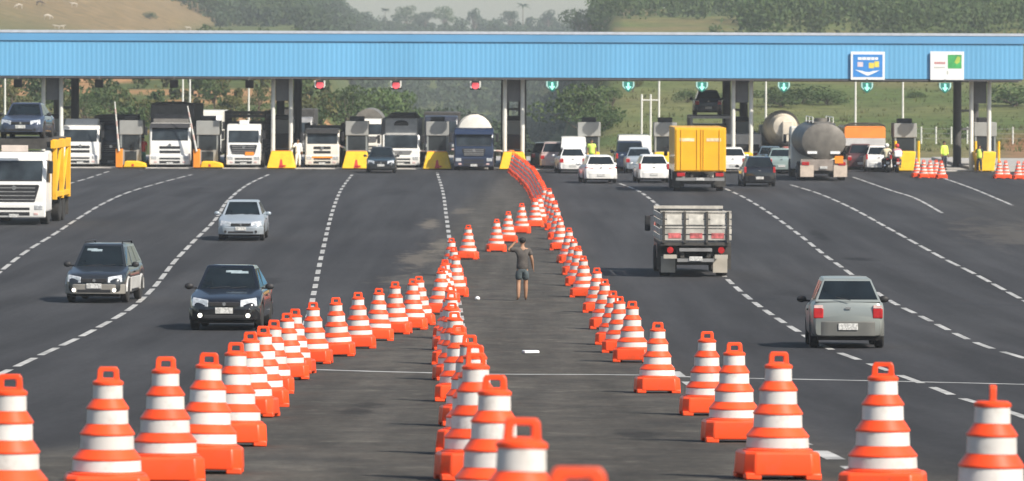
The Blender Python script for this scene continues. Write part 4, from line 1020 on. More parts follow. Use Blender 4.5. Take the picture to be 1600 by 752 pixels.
for x in (-.98,-.34,.34,.98):
    q = M(); q.box(x-.035,x+.035,6.401,6.45,1.06,2.02); q.build('stake', CHASSIS, t, smooth=0)
for k in range(3):
    q = M(); x = -.66+.66*k; q.box(x-.2,x+.18,6.402,6.412,1.2,1.36); q.build('red_reflector', mat('faded_red',(.5,.12,.12),rough=.5,var=.5,scale=8), t, smooth=0)
    q = M(); q.box(x-.22,x+.22,6.402,6.408,1.62,1.92); q.build('white_board', mat('weathered_board', (.55,.53,.48), rough=.7, var=.25, scale=5), t, smooth=0)
for sx in (-1,1):
    q = M(); q.cyl((sx*.78,6.3,.84),(sx*.78,6.42,.84),.10,n=14); q.build('tail_light', TAILR, t)
    q = M(); q.box(sx*.78-.2,sx*.78+.2,6.36,6.41,.58,.70); q.build('reflector_board', mat('pale_guard',(.4,.37,.32)), t, smooth=0)
q = M(); q.box(-.56,.56,6.3,6.42,.48,.58); q.build('rear_bar', GREYM, t, smooth=0)
q = M(); q.box(-.5,.5,6.3,6.40,.80,.90); q.build('cross_member', GREYM, t, smooth=0); plate(t, 6.43, .58, 1)
for sx in (-1,1):
    q = M(); q.box(sx*.8-.22,sx*.8+.22,5.5,5.53,.12,.62); q.build('splash_guard', mat('pale_guard',(.4,.37,.32),rough=.7), t, smooth=0)
put(t, 1087, 434, away=True, yaw=.02)

# steel tank truck
W = 2.6
t = truck('steel tank truck with round rear and white rear splash boards', W, 11, [1.4, 8.2, 9.5], 'tank_truck'); cab(t, 2.4, 2.8, OFFW)
p = M(); ring = lambda y, s: [(s*1.22*math.cos(2*math.pi*i/32), y, 2.12+s*1.02*math.sin(2*math.pi*i/32)) for i in range(32)]
p.loft([ring(2.3,.6),ring(2.4,.9),ring(2.6,1),ring(10.65,1),ring(10.82,.96),ring(10.95,.7),ring(10.98,.2)]); p.build('tank', STEEL, t, smooth=40)
p = M(); p.cyl((0,8.6,3.1),(0,8.6,3.35),.36,n=16); p.box(-.5,.5,3,10.4,3.1,3.16); p.build('hatch', STEEL, t)
p = M(); p.tube([(-.55,5,3.42),(-.55,10.3,3.42)], .025, 6); p.tube([(.55,5,3.42),(.55,10.3,3.42)], .025, 6)
for y in (5,7.5,10.3):
    for sx in (-1,1): p.tube([(sx*.55,y,3.1),(sx*.55,y,3.42)], .025, 6)
p.build('walkway_rail', POSTW, t)
for sx in (-1,1):
    p = M(); p.box(sx*.62-.26,sx*.62+.26,10.9,10.97,1.46,1.60); p.build('pale_plate', SW, t, smooth=0)
p = M(); p.box(-1.25,1.25,10.75,10.95,.55,1.15); p.build('rear_frame', mat('brownish_steel',(.27,.23,.20),rough=.6,var=.2), t, smooth=0, bevel=.02)
for sx in (-1,1):
    p = M(); p.box(sx*.9-.36,sx*.9+.36,10.96,10.99,.22,.85); p.build('splash_board', mat('beige_board',(.55,.46,.38),rough=.7,var=.15), t, smooth=0)
p = M(); p.box(-1.05,-.6,10.99,11.03,.95,1.35); p.build('hazard_panel', ORB, t, smooth=0); 
rear_lights(t, W, 10.97, .93); plate(t, 11.0, .72, 1); put(t, 1287, 283, away=True, yaw=.01)
# beige mixer like truck in the lane beyond
t = truck('dirty beige truck with lumpy rounded drum left of the steel tank truck', 2.4, 8, [1.4, 5.6, 6.8], 'mixer_truck'); cab(t, 2.3, 2.6, OFFW)
p = M(); prof = [(.3,0),(.62,.1),(.8,.9),(1.08,2.3),(1.12,3.3),(.95,4.4),(.6,5.2),(.3,5.3)]
rings = []
for k, (r_, y) in enumerate(prof): rings.append([(r_*math.cos(2*math.pi*i/20), 7.7-y, 2.35-.07*y+r_*math.sin(2*math.pi*i/20)+.25) for i in range(20)])
p.loft(rings); p.build('drum', mat('dirty_cream', (.60,.54,.44), rough=.7, var=.25, scale=2), t, smooth=40)
p = M(); p.box(-.5,.1,7.4,7.9,1.7,2.9); p.build('chute', mat('dirty_cream', (.60,.54,.44)), t, smooth=0, bevel=.05); p = M(); p.box(-1.1,1.1,2.2,7.6,1.0,1.35); p.build('bed', DKBLUE, t, smooth=0); rear_lights(t, 2.4, 7.7, .9)
put(t, 1226, 268, away=True, d=298.4)
# orange truck
t = truck('orange high sided truck queuing right of the steel tank truck', 2.4, 8.5, [1.4, 6.4]); cab(t, 2.2, 2.4, ORTR)
p = M(); p.box(-1.2,1.2,2.2,8.5,1.9,2.5); p.prism([(-1.2,2.5),(1.2,2.5),(1.1,2.6),(-1.1,2.6)],'y',2.2,8.45); p.build('cargo_side', ORTR, t, smooth=0, bevel=.03); p = M(); p.box(-1.2,1.2,2.2,8.5,1.45,1.9); p.build('lower_side', mat('pale_grey_side',(.5,.5,.5),rough=.5), t, smooth=0, bevel=.02)
p = M(); p.box(-1.15,1.15,2.2,8.45,1.0,1.45); p.build('bed', CHASSIS, t, smooth=0); p = M(); p.tube([(-1.2,8.3,2.6),(-.8,8.3,2.76),(.8,8.3,2.76),(1.2,8.3,2.6)], .05, 8); p.build('tarp_hoop', CHASSIS, t); rear_lights(t, 2.4, 8.4, .9); put(t, 1352, 268, away=True, d=299.8)
# grey cargo trucks right behind the yellow truck lane
t = truck('pale grey flat truck in the lane between the yellow truck and the pier', 2.3, 8, [1.4, 6.0]); cab(t, 2.2, 2.2, OFFW); p = M(); p.box(-1.15,1.15,2.2,8,1.0,2.1); p.build('cargo_box', mat('pale_grey_side',(.5,.5,.5)), t, smooth=0, bevel=.03); p = M(); p.box(-1.0,1.0,8.0,8.04,1.1,1.5); p.build('tail_board', DARK, t, smooth=0); rear_lights(t, 2.3, 7.95, .9); put(t, 1160, 268, away=True, d=301)

# vehicles waiting beyond the canopy, glimpsed between the booths
t = truck('white box truck glimpsed beyond the second left booth', 2.4, 8, [1.3, 6.2]); cab(t, 2.3, 2.6, WHITE, winh=(.5,.82), grille='mid'); p = M(); p.box(-1.2,1.2,2.2,7.9,.95,2.9); p.build('cargo_box', OFFW, t, smooth=0, bevel=.04); put(t, 318, 250, d=336)
t = truck('grey stake truck glimpsed beyond the pier left of the cream truck', 2.4, 8, [1.3, 6.2]); cab(t, 2.2, 2.5, GREYM, winh=(.5,.82), grille='mid'); p = M(); p.box(-1.2,1.2,2.2,7.9,.95,3.0); p.build('cargo_box', CHASSIS, t, smooth=0, bevel=.04); put(t, 462, 250, d=338)
t = truck('grey tank truck glimpsed beyond the booth right of the cream truck', 2.4, 9, [1.3, 7.2]); cab(t, 2.2, 2.4, OFFW, winh=(.5,.82), grille='mid'); p = M(); p.cyl((0,2.3,2.05),(0,8.8,2.05),1.0,n=24); p.build('tank', STEEL, t); put(t, 575, 250, d=338)
t = truck('dark truck glimpsed beyond the booth left of the blue tank truck', 2.4, 8, [1.3, 6.2]); cab(t, 2.2, 2.6, mat('black_cab',(.025,.028,.04)), winh=(.5,.82), grille='mid'); p = M(); p.box(-1.2,1.2,2.2,7.9,.95,2.8); p.build('cargo_box', CHASSIS, t, smooth=0, bevel=.04); put(t, 690, 250, d=340)
# ------------------------------------------------------------------ people
def skin_mesh(name, verts, edges, rad, material, parent, root=0, sub=1):
    me = bpy.data.meshes.new(name); me.from_pydata(verts, edges, [])
    o = bpy.data.objects.new(name, me); COL.objects.link(o); o.parent = parent
    me.materials.append(material)
    sk = o.modifiers.new('skin', 'SKIN'); sk.use_smooth_shade = True; sk.branch_smoothing = 0.3
    for i, r in enumerate(rad):
        d = me.skin_vertices[0].data[i]; d.radius = r if isinstance(r, tuple) else (r, r); d.use_root = (i == root)
    s = o.modifiers.new('sub', 'SUBSURF'); s.levels = sub; s.render_levels = sub
    return o

def person(label, H=1.7, shirt=None, short=None, legs='shorts', arms=None, stance=None, sleeves='short', helmet=None, vest=None, shoes=True, skin=None, cat='person', seat=False):
    t = thing('person', label, cat)
    k = H/1.7; skin = skin or SKIN
    A = arms or {}
    la = A.get('l', [(-.225,.0,1.15), (-.235,-.05,.90)]); ra = A.get('r', [(.225,.0,1.15), (.235,-.05,.90)])   # elbow, wrist (x<0 is the figure's own right when it faces -y)
    st = stance or {-1: [(-.10,-.02,.50), (-.11,.03,.085)], 1: [(.10,-.02,.50), (.11,.03,.085)]}
    V = []; E = []; Rr = []
    def add(p, r, par=None):
        V.append(tuple(c*k for c in p)); Rr.append(tuple(c*k for c in r) if isinstance(r, tuple) else r*k)
        if par is not None: E.append((par, len(V)-1))
        return len(V)-1
    pel = add((0,0,.95), (.15,.105)); sp = add((0,0,1.13), (.13,.095), pel); ch = add((0,0,1.33), (.155,.105), sp)
    nb = add((0,.005,1.46), .055, ch); nk = add((0,0,1.51), .05, nb); hl = add((0,-.015,1.555), .066, nk); hm = add((0,-.005,1.615), .085, hl); ht = add((0,.005,1.675), .06, hm)
    add((0,-.10,1.605), .013, hm)
    for s in (-1,1): add((s*.088,.01,1.615), .014, hm)
    for s, arm in ((-1, la), (1, ra)):
        sh = add((s*.175,0,1.405), .056, ch); el = add(arm[0], .048, sh); wr = add(arm[1], .034, el)
        d = (Vector(arm[1])-Vector(arm[0])).normalized(); w = Vector(arm[1]); side = d.orthogonal().normalized()
        fw = Vector((0,-1,0)) - d*Vector((0,-1,0)).dot(d)
        fw = fw.normalized() if fw.length > .1 else side
        pm = add(tuple(w+d*.055), (.032,.020), wr); inw = fw.cross(d)
        for q, ln in ((-1.5,.062),(-.5,.075),(.5,.078),(1.5,.07)):
            b0 = w+d*.085+fw*(q*.019); f0 = add(tuple(b0), .0095, pm); f1 = add(tuple(b0+d*ln*.55+inw*.004*s), .0085, f0); add(tuple(b0+d*ln+inw*.016*s), .007, f1)
        b0 = w+d*.035+fw*.034; f0 = add(tuple(b0), .011, pm); add(tuple(b0+d*.05+fw*.018), .009, f0)
    for s in (-1,1):
        hp = add((s*.085,0,.88), .085, pel); kn = add(st[s][0], .064, hp)
        m_ = (Vector(st[s][0])*.62+Vector(st[s][1])*.38); cf = add((m_.x, m_.y+.018, m_.z), .064, kn)
        an = add(st[s][1], .043, cf); a = Vector(st[s][1]); ft = add((a.x+s*.01, a.y-.06, a.z-.035), .036, an); add((a.x+s*.015, a.y-.155, a.z-.053), .028, ft)
    skin_mesh('body', V, E, Rr, skin, t, 0, 1)
    # eyes, mouth, hair
    for s in (-1,1): M().ell((s*.03*k,-.083*k,1.625*k), .011*k,.007*k,.008*k,8,6).build('eye', HAIR, t)
    M().ell((0,-.076*k,1.568*k), .022*k,.008*k,.006*k,8,6).build('mouth', mat('lips',(.25,.1,.08)), t)
    if helmet:
        h = M(); h.ell((0,.0,1.63*k), .13*k,.145*k,.13*k,16,10); h.build('helmet', helmet, t); v = M(); v.ell((0,-.05*k,1.62*k),.11*k,.105*k,.05*k,14,8); v.build('visor', GLASS, t)
    else:
        h = M(); h.ell((0,.018*k,1.652*k), .096*k,.102*k,.082*k,14,10); h.build('hair', HAIR, t)
    g = lambda *p: tuple(c*k for c in p)
    if shirt:
        V2 = [g(0,0,.80), g(0,0,.95), g(0,0,1.13), g(0,0,1.33), g(0,.005,1.45)]; E2 = [(0,1),(1,2),(2,3),(3,4)]; R2 = [(.19*k,.145*k),(.185*k,.14*k),(.165*k,.128*k),(.185*k,.132*k),(.085*k,.078*k)]
        for s, arm in ((-1,la),(1,ra)):
            i = len(V2); V2.append(g(s*.175,0,1.405)); E2.append((3,i)); R2.append(.084*k)
            S_, e_, w_ = Vector((s*.175,0,1.405)), Vector(arm[0]), Vector(arm[1])
            if sleeves == 'short': V2.append(tuple((S_*.25+e_*.75)*k)); E2.append((i,i+1)); R2.append(.070*k)
            else: V2 += [tuple(e_*k), tuple((e_*.1+w_*.9)*k)]; E2 += [(i,i+1),(i+1,i+2)]; R2 += [.062*k,.05*k]
        skin_mesh('shirt', V2, E2, R2, shirt, t, 0, 1)
    if vest:
        V2 = [g(0,0,.82), g(0,0,.98), g(0,0,1.13), g(0,0,1.33), g(0,.005,1.45)]; skin_mesh('vest', V2, [(0,1),(1,2),(2,3),(3,4)], [(.215*k,.17*k),(.21*k,.165*k),(.195*k,.155*k),(.215*k,.16*k),(.12*k,.11*k)], vest, t, 0, 1)
    if short:
        V2 = [g(0,0,.98), g(0,0,.90)]; E2 = [(0,1)]; R2 = [(.165*k,.125*k),(.175*k,.135*k)]
        for s in (-1,1):
            hp, kn, an = Vector((s*.09,0,.84)), Vector(st[s][0]), Vector(st[s][1])
            i = len(V2); V2.append(tuple(hp*k)); E2.append((1,i)); R2.append(.122*k)
            if legs == 'shorts': V2.append(tuple((hp*.12+kn*.88)*k)); E2.append((i,i+1)); R2.append(.105*k)
            else: V2 += [tuple(kn*k), tuple((kn*.08+an*.92)*k)]; E2 += [(i,i+1),(i+1,i+2)]; R2 += [.085*k,.068*k]
        skin_mesh('shorts' if legs == 'shorts' else 'trousers', V2, E2, R2, short, t, 0, 1)
    if shoes:
        for s in (-1,1):
            a = Vector(st[s][1])*k; q = M(); q.ell((a.x+s*.01*k, a.y-.05*k, a.z-.045*k), .05*k,.135*k,.05*k,12,8); q.build('shoe', DARK, t)
    return t

LIME = mat('lime_vest', (.62,.82,.12), rough=.6, var=.1, scale=6)
TSH = mat('dark_tshirt', (.075,.066,.060), rough=.85, var=.25, scale=9); SHO = mat('blue_grey_shorts', (.060,.078,.085), rough=.85, var=.3, scale=9)
NAVY = mat('navy_trousers', (.03,.035,.05), rough=.8); WCL = mat('white_cloth', (.75,.75,.73), rough=.8); CREAM = mat('cream_cloth', (.72,.64,.45), rough=.8)
p = person('barefoot person in dark t-shirt and shorts walking away with one arm raised', 1.68, TSH, SHO, 'shorts',
           arms={'l': [(-.255,.02,1.15),(-.30,-.10,.92)], 'r': [(.40,-.05,1.36),(.22,-.10,1.56)]},
           stance={-1: [(-.10,-.05,.50),(-.10,-.07,.085)], 1: [(.105,.0,.50),(.12,.10,.095)]}, shoes=False)
x, d = ground(816, 470); p.location = (x, d, gz(d)); p.rotation_euler = (0, 0, math.pi+.1)
def stand(p, px, d, rz, z=.06): p.location = (PX(px, d), d, z); p.rotation_euler = (0, 0, rz)
stand(person('worker in lime vest and dark trousers standing in the closed toll lane', 1.68, LIME, NAVY, 'long', vest=LIME, sleeves='long'), 1476, 299.6, .5)
stand(person('worker in lime vest standing by the yellow block of the last pier', 1.6, NAVY, NAVY, 'long', vest=LIME, arms={'l': [(-.24,-.03,1.17),(-.15,-.25,1.1)]}), 1531, 296.5, -.4, 0)
stand(person('worker in yellow vest standing behind the white hatchback with wide tail lights', 1.75, LIME, NAVY, 'long', vest=LIME), 925, 297.5, 0, .06)
stand(person('person in white clothes standing beside the cream truck', 1.68, WCL, WCL, 'long', sleeves='long', arms={'l': [(-.30,-.1,1.2),(-.38,-.25,1.35)]}), 466, 299.5, .3)
stand(person('person in red top and green trousers by the left booth with a glass door', 1.75, RED, mat('green_trousers',(.07,.2,.16),rough=.8), 'long'), 224, 300.2, -.2)

def motorcycle(label, col, px, d, rider):
    t = thing('motorcycle', label, 'motorcycle', 'motorcycles queuing at the toll', loc=(PX(px, d), d, .0), rz=math.pi)
    for y in (.32, 1.62):
        w = M(); w.lathe([(.22,-.05),(.30,-.06),(.31,0),(.30,.06),(.22,.05)], 24, 'x'); o = w.build('wheel', TYRE, t); o.location = (0, y, .31)
        r = M(); r.lathe([(.001,-.04),(.05,-.05),(.225,-.03),(.225,.03),(.05,.05),(.001,.04)], 18, 'x'); r.build('rim', GREYM, o)
    b = M(); b.prism([(.55,.45),(.6,.72),(.95,.72),(1.3,.62),(1.25,.4),(.8,.34)], 'x', -.12, .12); b.build('engine', CHASSIS, t, smooth=0, bevel=.04)
    b = M(); b.loft([[(-.09,.5,.78),(.09,.5,.78),(.07,.5,.95),(-.07,.5,.95)],[(-.15,.75,.74),(.15,.75,.74),(.12,.75,1.0),(-.12,.75,1.0)],[(-.1,1.0,.72),(.1,1.0,.72),(.08,1.0,.84),(-.08,1.0,.84)]]); b.build('fuel_tank', col, t, bevel=.03)
    b = M(); b.loft([[(-.12,.98,.74),(.12,.98,.74),(.12,.98,.84),(-.12,.98,.84)],[(-.13,1.5,.76),(.13,1.5,.76),(.12,1.5,.86),(-.12,1.5,.86)],[(-.08,1.85,.8),(.08,1.85,.8),(.07,1.85,.92),(-.07,1.85,.92)]]); b.build('saddle', DARK, t, bevel=.03)
    b = M(); b.tube([(-.36,.62,1.04),(-.2,.48,1.0),(.2,.48,1.0),(.36,.62,1.04)], .016, 8); b.tube([(-.09,.32,.31),(-.09,.5,1.0)], .025, 8); b.tube([(.09,.32,.31),(.09,.5,1.0)], .025, 8); b.build('handlebar', CHROME, t)
    b = M(); b.cyl((0,.38,.9),(0,.3,.9),.1,.09,14); b.build('headlight', HEADL, t)
    b = M(); b.box(-.08,.08,1.86,1.92,.74,.82); b.build('tail_light', TAILR, t, bevel=.01)
    b = M(); b.prism([(1.3,.66),(1.62,.7),(1.98,.5),(1.95,.46),(1.62,.64),(1.3,.6)],'x',-.07,.07); b.build('mudguard', col, t, smooth=0)
    b = M(); b.tube([(.16,.8,.34),(.17,1.3,.3),(.17,1.95,.42)], [.025,.04,.045], 8); b.build('exhaust', CHROME, t)
    plate(t, 1.94, .56, 1, .18, .14)
    lab, shirt, hel, box = rider
    if box:
        b = M(); b.box(-.22,.22,1.5,1.95,.9,1.28); b.build('carrier_box', box, t, bevel=.05)
    p = person(lab, 1.68, shirt, NAVY, 'long', sleeves='long', helmet=hel, arms={'l': [(-.30,-.18,1.18),(-.33,-.46,1.14)], 'r': [(.30,-.18,1.18),(.33,-.46,1.14)]}, stance={-1: [(-.22,-.36,.80),(-.20,-.25,.42)], 1: [(.22,-.36,.80),(.20,-.25,.42)]})
    p.location = (PX(px, d), d-1.12, -.06+.0); p.rotation_euler = (0,0,math.pi)
motorcycle('dark motorcycle carrying the rider in a cream shirt', DARK, 1384, 297.0, ('motorcycle rider in cream shirt and pale helmet', CREAM, WCL, None))
motorcycle('motorcycle with a white carrier box and the rider in the red helmet', RED, 1400, 296.6, ('motorcycle rider in pinkish shirt and red helmet', mat('pink_cloth',(.55,.25,.3),rough=.8), RED, WHITE))

# ------------------------------------------------------------------ cattle on the dry hill
COW = mat('cow_white', (.43,.38,.31), rough=.85, var=.1, scale=3); COWD = mat('cow_brown', (.10,.07,.05), rough=.85, var=.2)
def cow(label, px, py, yaw, m, graze=True, sc=1.0):
    # ray down the view line until it meets the hill
    lo = None; d = 700.0
    while d < 1500:
        q = at(px, py, d)
        if q.z <= terrain(q.x, d)+.6: lo = d; break
        d += 2
    if lo is None: return
    q = at(px, py, lo)
    t = thing('cow', label, 'cow', 'cattle on the dry hill', loc=(q.x, lo, terrain(q.x, lo)), rz=yaw); t.scale = (sc*.7,)*3
    V = [(0.0,0,1.10),(.45,0,1.12),(.85,0,1.1),(1.0,0,.95)]; E = [(0,1),(1,2),(2,3)]; Rr = [(.30,.27),(.31,.27),(.24,.22),.1]
    def a(p, r, par): V.append(p); Rr.append(r); E.append((par, len(V)-1)); return len(V)-1
    f = a((-.45,0,1.14), (.32,.24), 0); n = a((-.75,0,1.22 if not graze else 1.0), .17, f); h = a((-1.02,0,1.38 if not graze else .55), .13, n); mz = a((-1.27,0,1.24 if not graze else .28), .085, h)
    for s in (-1,1): a((-1.0,s*.2,1.42 if not graze else .62), .04, h)
    for s in (-1,1):
        e = a((-.45,s*.17,.78), .10, f); k = a((-.47,s*.17,.42), .06, e); a((-.43,s*.17,.05), .05, k)
        e = a((.74,s*.18,.85), .14, 2); k = a((.68,s*.18,.66), .09, e); hk = a((.88,s*.18,.42), .055, k); a((.84,s*.18,.05), .05, hk)
    tl = a((1.06,0,.7), .03, 3); a((1.05,0,.4), .045, tl)
    skin_mesh('body', V, E, Rr, m, t, 0, 1)
cow('white cow grazing at the far left of the dry hill, nearest the left edge', 29, 9, .3, COW)
cow('white cow lower on the dry hill, right of a shrub at the left edge', 75, 26, 3.4, COW, True, 1.1)
cow('white cow standing highest on the dry hill', 115, 7, .2, COW, False)
cow('white cow low on the dry hill, left of a close pair', 88, 41, .0, COW, False, .8)
cow('white cow low on the dry hill, right of a close pair', 97, 41, 3.0, COW, False, .8)
cow('dark brown cow on the upper part of the dry hill', 63, 5, 2.9, COWD, True, 1.1)
cow('white cow at the foot of the dry hill where the woods begin', 294, 45.5, .3, COW, False, .9)
# ------------------------------------------------------------------ vegetation
def leaf_mat(name, a, b, c):
    m = bpy.data.materials.new(name); m.use_nodes = True; nt = m.node_tree; p = nt.nodes['Principled BSDF']; L = nt.links.new
    tc = nt.nodes.new('ShaderNodeTexCoord'); nz = nt.nodes.new('ShaderNodeTexNoise'); nz.inputs['Scale'].default_value = .9; nz.inputs['Detail'].default_value = 6; nz.inputs['Roughness'].default_value = .7
    oi = nt.nodes.new('ShaderNodeObjectInfo'); ad = nt.nodes.new('ShaderNodeVectorMath'); ad.operation = 'ADD'
    L(tc.outputs['Object'], ad.inputs[0]); L(oi.outputs['Random'], ad.inputs[1]); L(ad.outputs[0], nz.inputs['Vector'])
    rp = nt.nodes.new('ShaderNodeValToRGB'); e = rp.color_ramp.elements; e[0].position = .32; e[0].color = (*a, 1); e[1].position = .68; e[1].color = (*c, 1); k = e.new(.5); k.color = (*b, 1)
    L(nz.outputs['Fac'], rp.inputs['Fac'])
    hs = nt.nodes.new('ShaderNodeHueSaturation'); mr = nt.nodes.new('ShaderNodeMapRange'); mr.inputs[3].default_value = .75; mr.inputs[4].default_value = 1.25; L(oi.outputs['Random'], mr.inputs[0]); L(mr.outputs[0], hs.inputs['Value']); L(rp.outputs['Color'], hs.inputs['Color'])
    L(hs.outputs['Color'], p.inputs['Base Color']); p.inputs['Roughness'].default_value = .7; p.inputs['Specular IOR Level'].default_value = .2
    tr = nt.nodes.new('ShaderNodeBsdfTranslucent'); L(hs.outputs['Color'], tr.inputs['Color']); mx = nt.nodes.new('ShaderNodeMixShader'); mx.inputs[0].default_value = .25
    L(p.outputs[0], mx.inputs[1]); L(tr.outputs[0], mx.inputs[2]); L(mx.outputs[0], nt.nodes['Material Output'].inputs['Surface'])
    return m
LEAF = leaf_mat('foliage', (.040,.074,.026), (.074,.116,.042), (.13,.162,.062))
LEAFD = leaf_mat('dry_foliage', (.062,.074,.026), (.11,.115,.042), (.17,.155,.06))
LEAFG = leaf_mat('grey_foliage', (.028,.052,.028), (.050,.078,.040), (.085,.112,.056))
LEAFY = leaf_mat('grass_blades', (.07,.085,.028), (.105,.115,.042), (.15,.14,.06))
BARK = mat('bark', (.13,.10,.075), rough=.95, var=.3, scale=2)

def leaves(g, rnd, c, r, n, size, flat=1.0):
    for _ in range(n):
        while True:
            v = Vector((rnd.uniform(-1,1), rnd.uniform(-1,1), rnd.uniform(-1,1)))
            if .25 < v.length < 1: break
        v = v * (rnd.uniform(.85,1.0)/max(v.length,.4) if rnd.random() < .6 else 1)
        p = Vector(c) + Vector((v.x*r[0], v.y*r[1], v.z*r[2]))
        a = Vector((rnd.gauss(0,1), rnd.gauss(0,1), rnd.gauss(0,.7)+.2)).normalized(); u = a.orthogonal().normalized(); w = a.cross(u)
        ang = rnd.uniform(0, 6.28); u, w = u*math.cos(ang)+w*math.sin(ang), w*math.cos(ang)-u*math.sin(ang)
        s = size*rnd.uniform(.6, 1.3)
        g.add([p-u*s*.6, p-w*s*.33+a*s*.08, p+u*s*.6, p+w*s*.33+a*s*.08], [(0,1,2,3)])

def tree_proto(seed, h, spread, trunk, lm, nclump=11, nleaf=130, size=.42, flat=.62, low=.0):
    rnd = random.Random(seed); t = thing('tree', 'x', 'tree')
    tk = M(); ch = h - trunk
    tk.tube([(0,0,-.5),(.05*spread,0,trunk*.5),(.0,.03*spread,trunk+ch*.25),(.04,0,trunk+ch*.5)], [.06*h**.8, .045*h**.8, .03*h**.8, .015*h**.8], 8)
    g = M()
    for i in range(nclump):
        a = 6.283*(i*.618) + rnd.uniform(-.3,.3); rr = spread*math.sqrt((i+.5)/nclump)*rnd.uniform(.6,.85)
        z = trunk + ch*(rnd.uniform(.2+low,.8) if rr > spread*.35 else rnd.uniform(.55,.86)) 
        c = (rr*math.cos(a), rr*math.sin(a), z); cr = spread*rnd.uniform(.28,.46)
        leaves(g, rnd, c, (cr, cr, cr*flat*rnd.uniform(.9,1.2)), nleaf, size)
        tk.tube([(0,0,trunk*.7+ch*.1*rnd.random()), (c[0]*.5,c[1]*.5,(trunk+z)/2), (c[0]*.92,c[1]*.92,z)], [.022*h**.8,.014*h**.8,.006*h**.8], 5)
    tk.build('trunk', BARK, t); g.build('crown', lm, t, smooth=0, fix=False)
    return t
def palm_proto(seed, h):
    rnd = random.Random(seed); t = thing('palm_tree', 'x', 'palm tree'); tk = M()
    lean = rnd.uniform(-.8,.8); tk.tube([(0,0,-.5),(lean*.3,0,h*.5),(lean,0,h)], [.2,.15,.12], 8); tk.build('trunk', BARK, t)
    g = M()
    for i in range(17):
        a = 6.283*i/17+rnd.uniform(-.15,.15); L_ = rnd.uniform(2.3,3.0); up = rnd.uniform(.1,1.3)
        prev = None
        for k in range(9):
            q = k/8; r_ = L_*q; z = h + up*r_*.55 - .30*r_*r_*.8*(1-.25*up); c = Vector((lean+r_*math.cos(a), r_*math.sin(a), z)); sd = Vector((-math.sin(a), math.cos(a), 0))
            wd = .42*(math.sin(math.pi*min(1,q*.85+.12)))*rnd.uniform(.8,1.2)
            if prev:
                pc, pw = prev
                for s in (-1,1): g.add([pc, c, c+sd*s*wd*.9-Vector((0,0,wd*.7)), pc+(c-pc)*.25+sd*s*wd-Vector((0,0,wd*.7))], [(0,1,2,3)])
            prev = (c, wd)
    g.build('crown', LEAFG, t, smooth=0, fix=False); return t

PROTO = {
 'round': tree_proto(1, 9, 4.6, 2.4, LEAF), 'tall': tree_proto(2, 12, 4.2, 3.6, LEAF, 13, 120), 'wide': tree_proto(3, 8, 5.8, 2.2, LEAF, 14, 130, .44, .5),
 'dry': tree_proto(4, 7, 4.0, 1.8, LEAFD, 10, 110), 'bush': tree_proto(5, 3.2, 2.8, .3, LEAF, 9, 120, .3, .7, -.1), 'grey': tree_proto(6, 11, 5.2, 3.2, LEAFG, 13, 120, .5), 'spire': tree_proto(9, 11, 2.4, 1.5, LEAFG, 12, 100, .42, 1.2),
 'palm': palm_proto(7, 10.5), 'palm2': palm_proto(8, 9)}
pused = set(); trnd = random.Random(11)
def plant(kind, x, d, h, label, group, z=None, wide=1.0):
    base = {'round':9,'tall':12,'wide':8,'dry':7,'bush':3.2,'grey':11,'spire':11,'palm':12,'palm2':10.5}[kind]
    if kind in pused: t = dup(PROTO[kind], label, group)
    else: t = PROTO[kind]; t['label'] = label; t['group'] = group; pused.add(kind)
    s = h/base; t.location = (x, d, (terrain(x, d) if z is None else z)-.1); t.scale = (s*wide, s*wide, s); t.rotation_euler = (0, 0, trnd.uniform(0, 6.28))
    if kind == 'bush': t['category'] = 'bush'
    return t
GL, GR, GS = 'trees on the left slope behind the toll lanes', 'trees on the grassy slope at the right', 'trees standing on the far skyline'
def pl(kind, px, ytop, d, label, group, wide=1.0, hmin=2.0):
    x = PX(px, d); z = terrain(x, d); top = at(px, ytop, d).z
    plant(kind, x, d, max(hmin, top-z), label, group, None, wide)
# right slope, seen beneath the canopy
pl('wide', 912, 128, 430, 'dark leafy tree at the left end of the grassy slope, leftmost of a clump', GR, 1.0)
pl('round', 958, 132, 455, 'bright green tree in the middle of the clump above the white cars', GR, 1.0)
pl('bush', 935, 178, 415, 'low green bush beneath the clump of trees above the white cars', GR, 1.3)
pl('dry', 990, 128, 500, 'olive tree at the right of the clump, behind the white post frame', GR, .9)
pl('bush', 1222, 139, 462, 'dark bush on the grass slope, leftmost of a group of three', GR, 1.9, 1.0)
pl('bush', 1256, 133, 470, 'widest dark bush in the middle of a group on the grass slope', GR, 2.2, 1.4)
pl('bush', 1293, 140, 466, 'dark bush on the grass slope, rightmost of a group of three', GR, 1.9, 1.0)
pl('bush', 1588, 132, 460, 'dark wide bush on the grass slope at the right edge of the photo', GR, 2.2, 1.6)
pl('bush', 1140, 150, 480, 'low bush on the grass slope between the pier posts behind the yellow truck', GR, 1.8, .8)
pl('bush', 1430, 150, 490, 'low bush on the grass slope right of the pole between the two signs', GR, 2.0, .7)
pl('bush', 1500, 205, 385, 'small dark bush low on the slope left of the last pier', GR, 1.3, 1.2)
pl('bush', 1075, 140, 470, 'small olive bush on the slope right of the white post frame', GR, 1.6, 1)
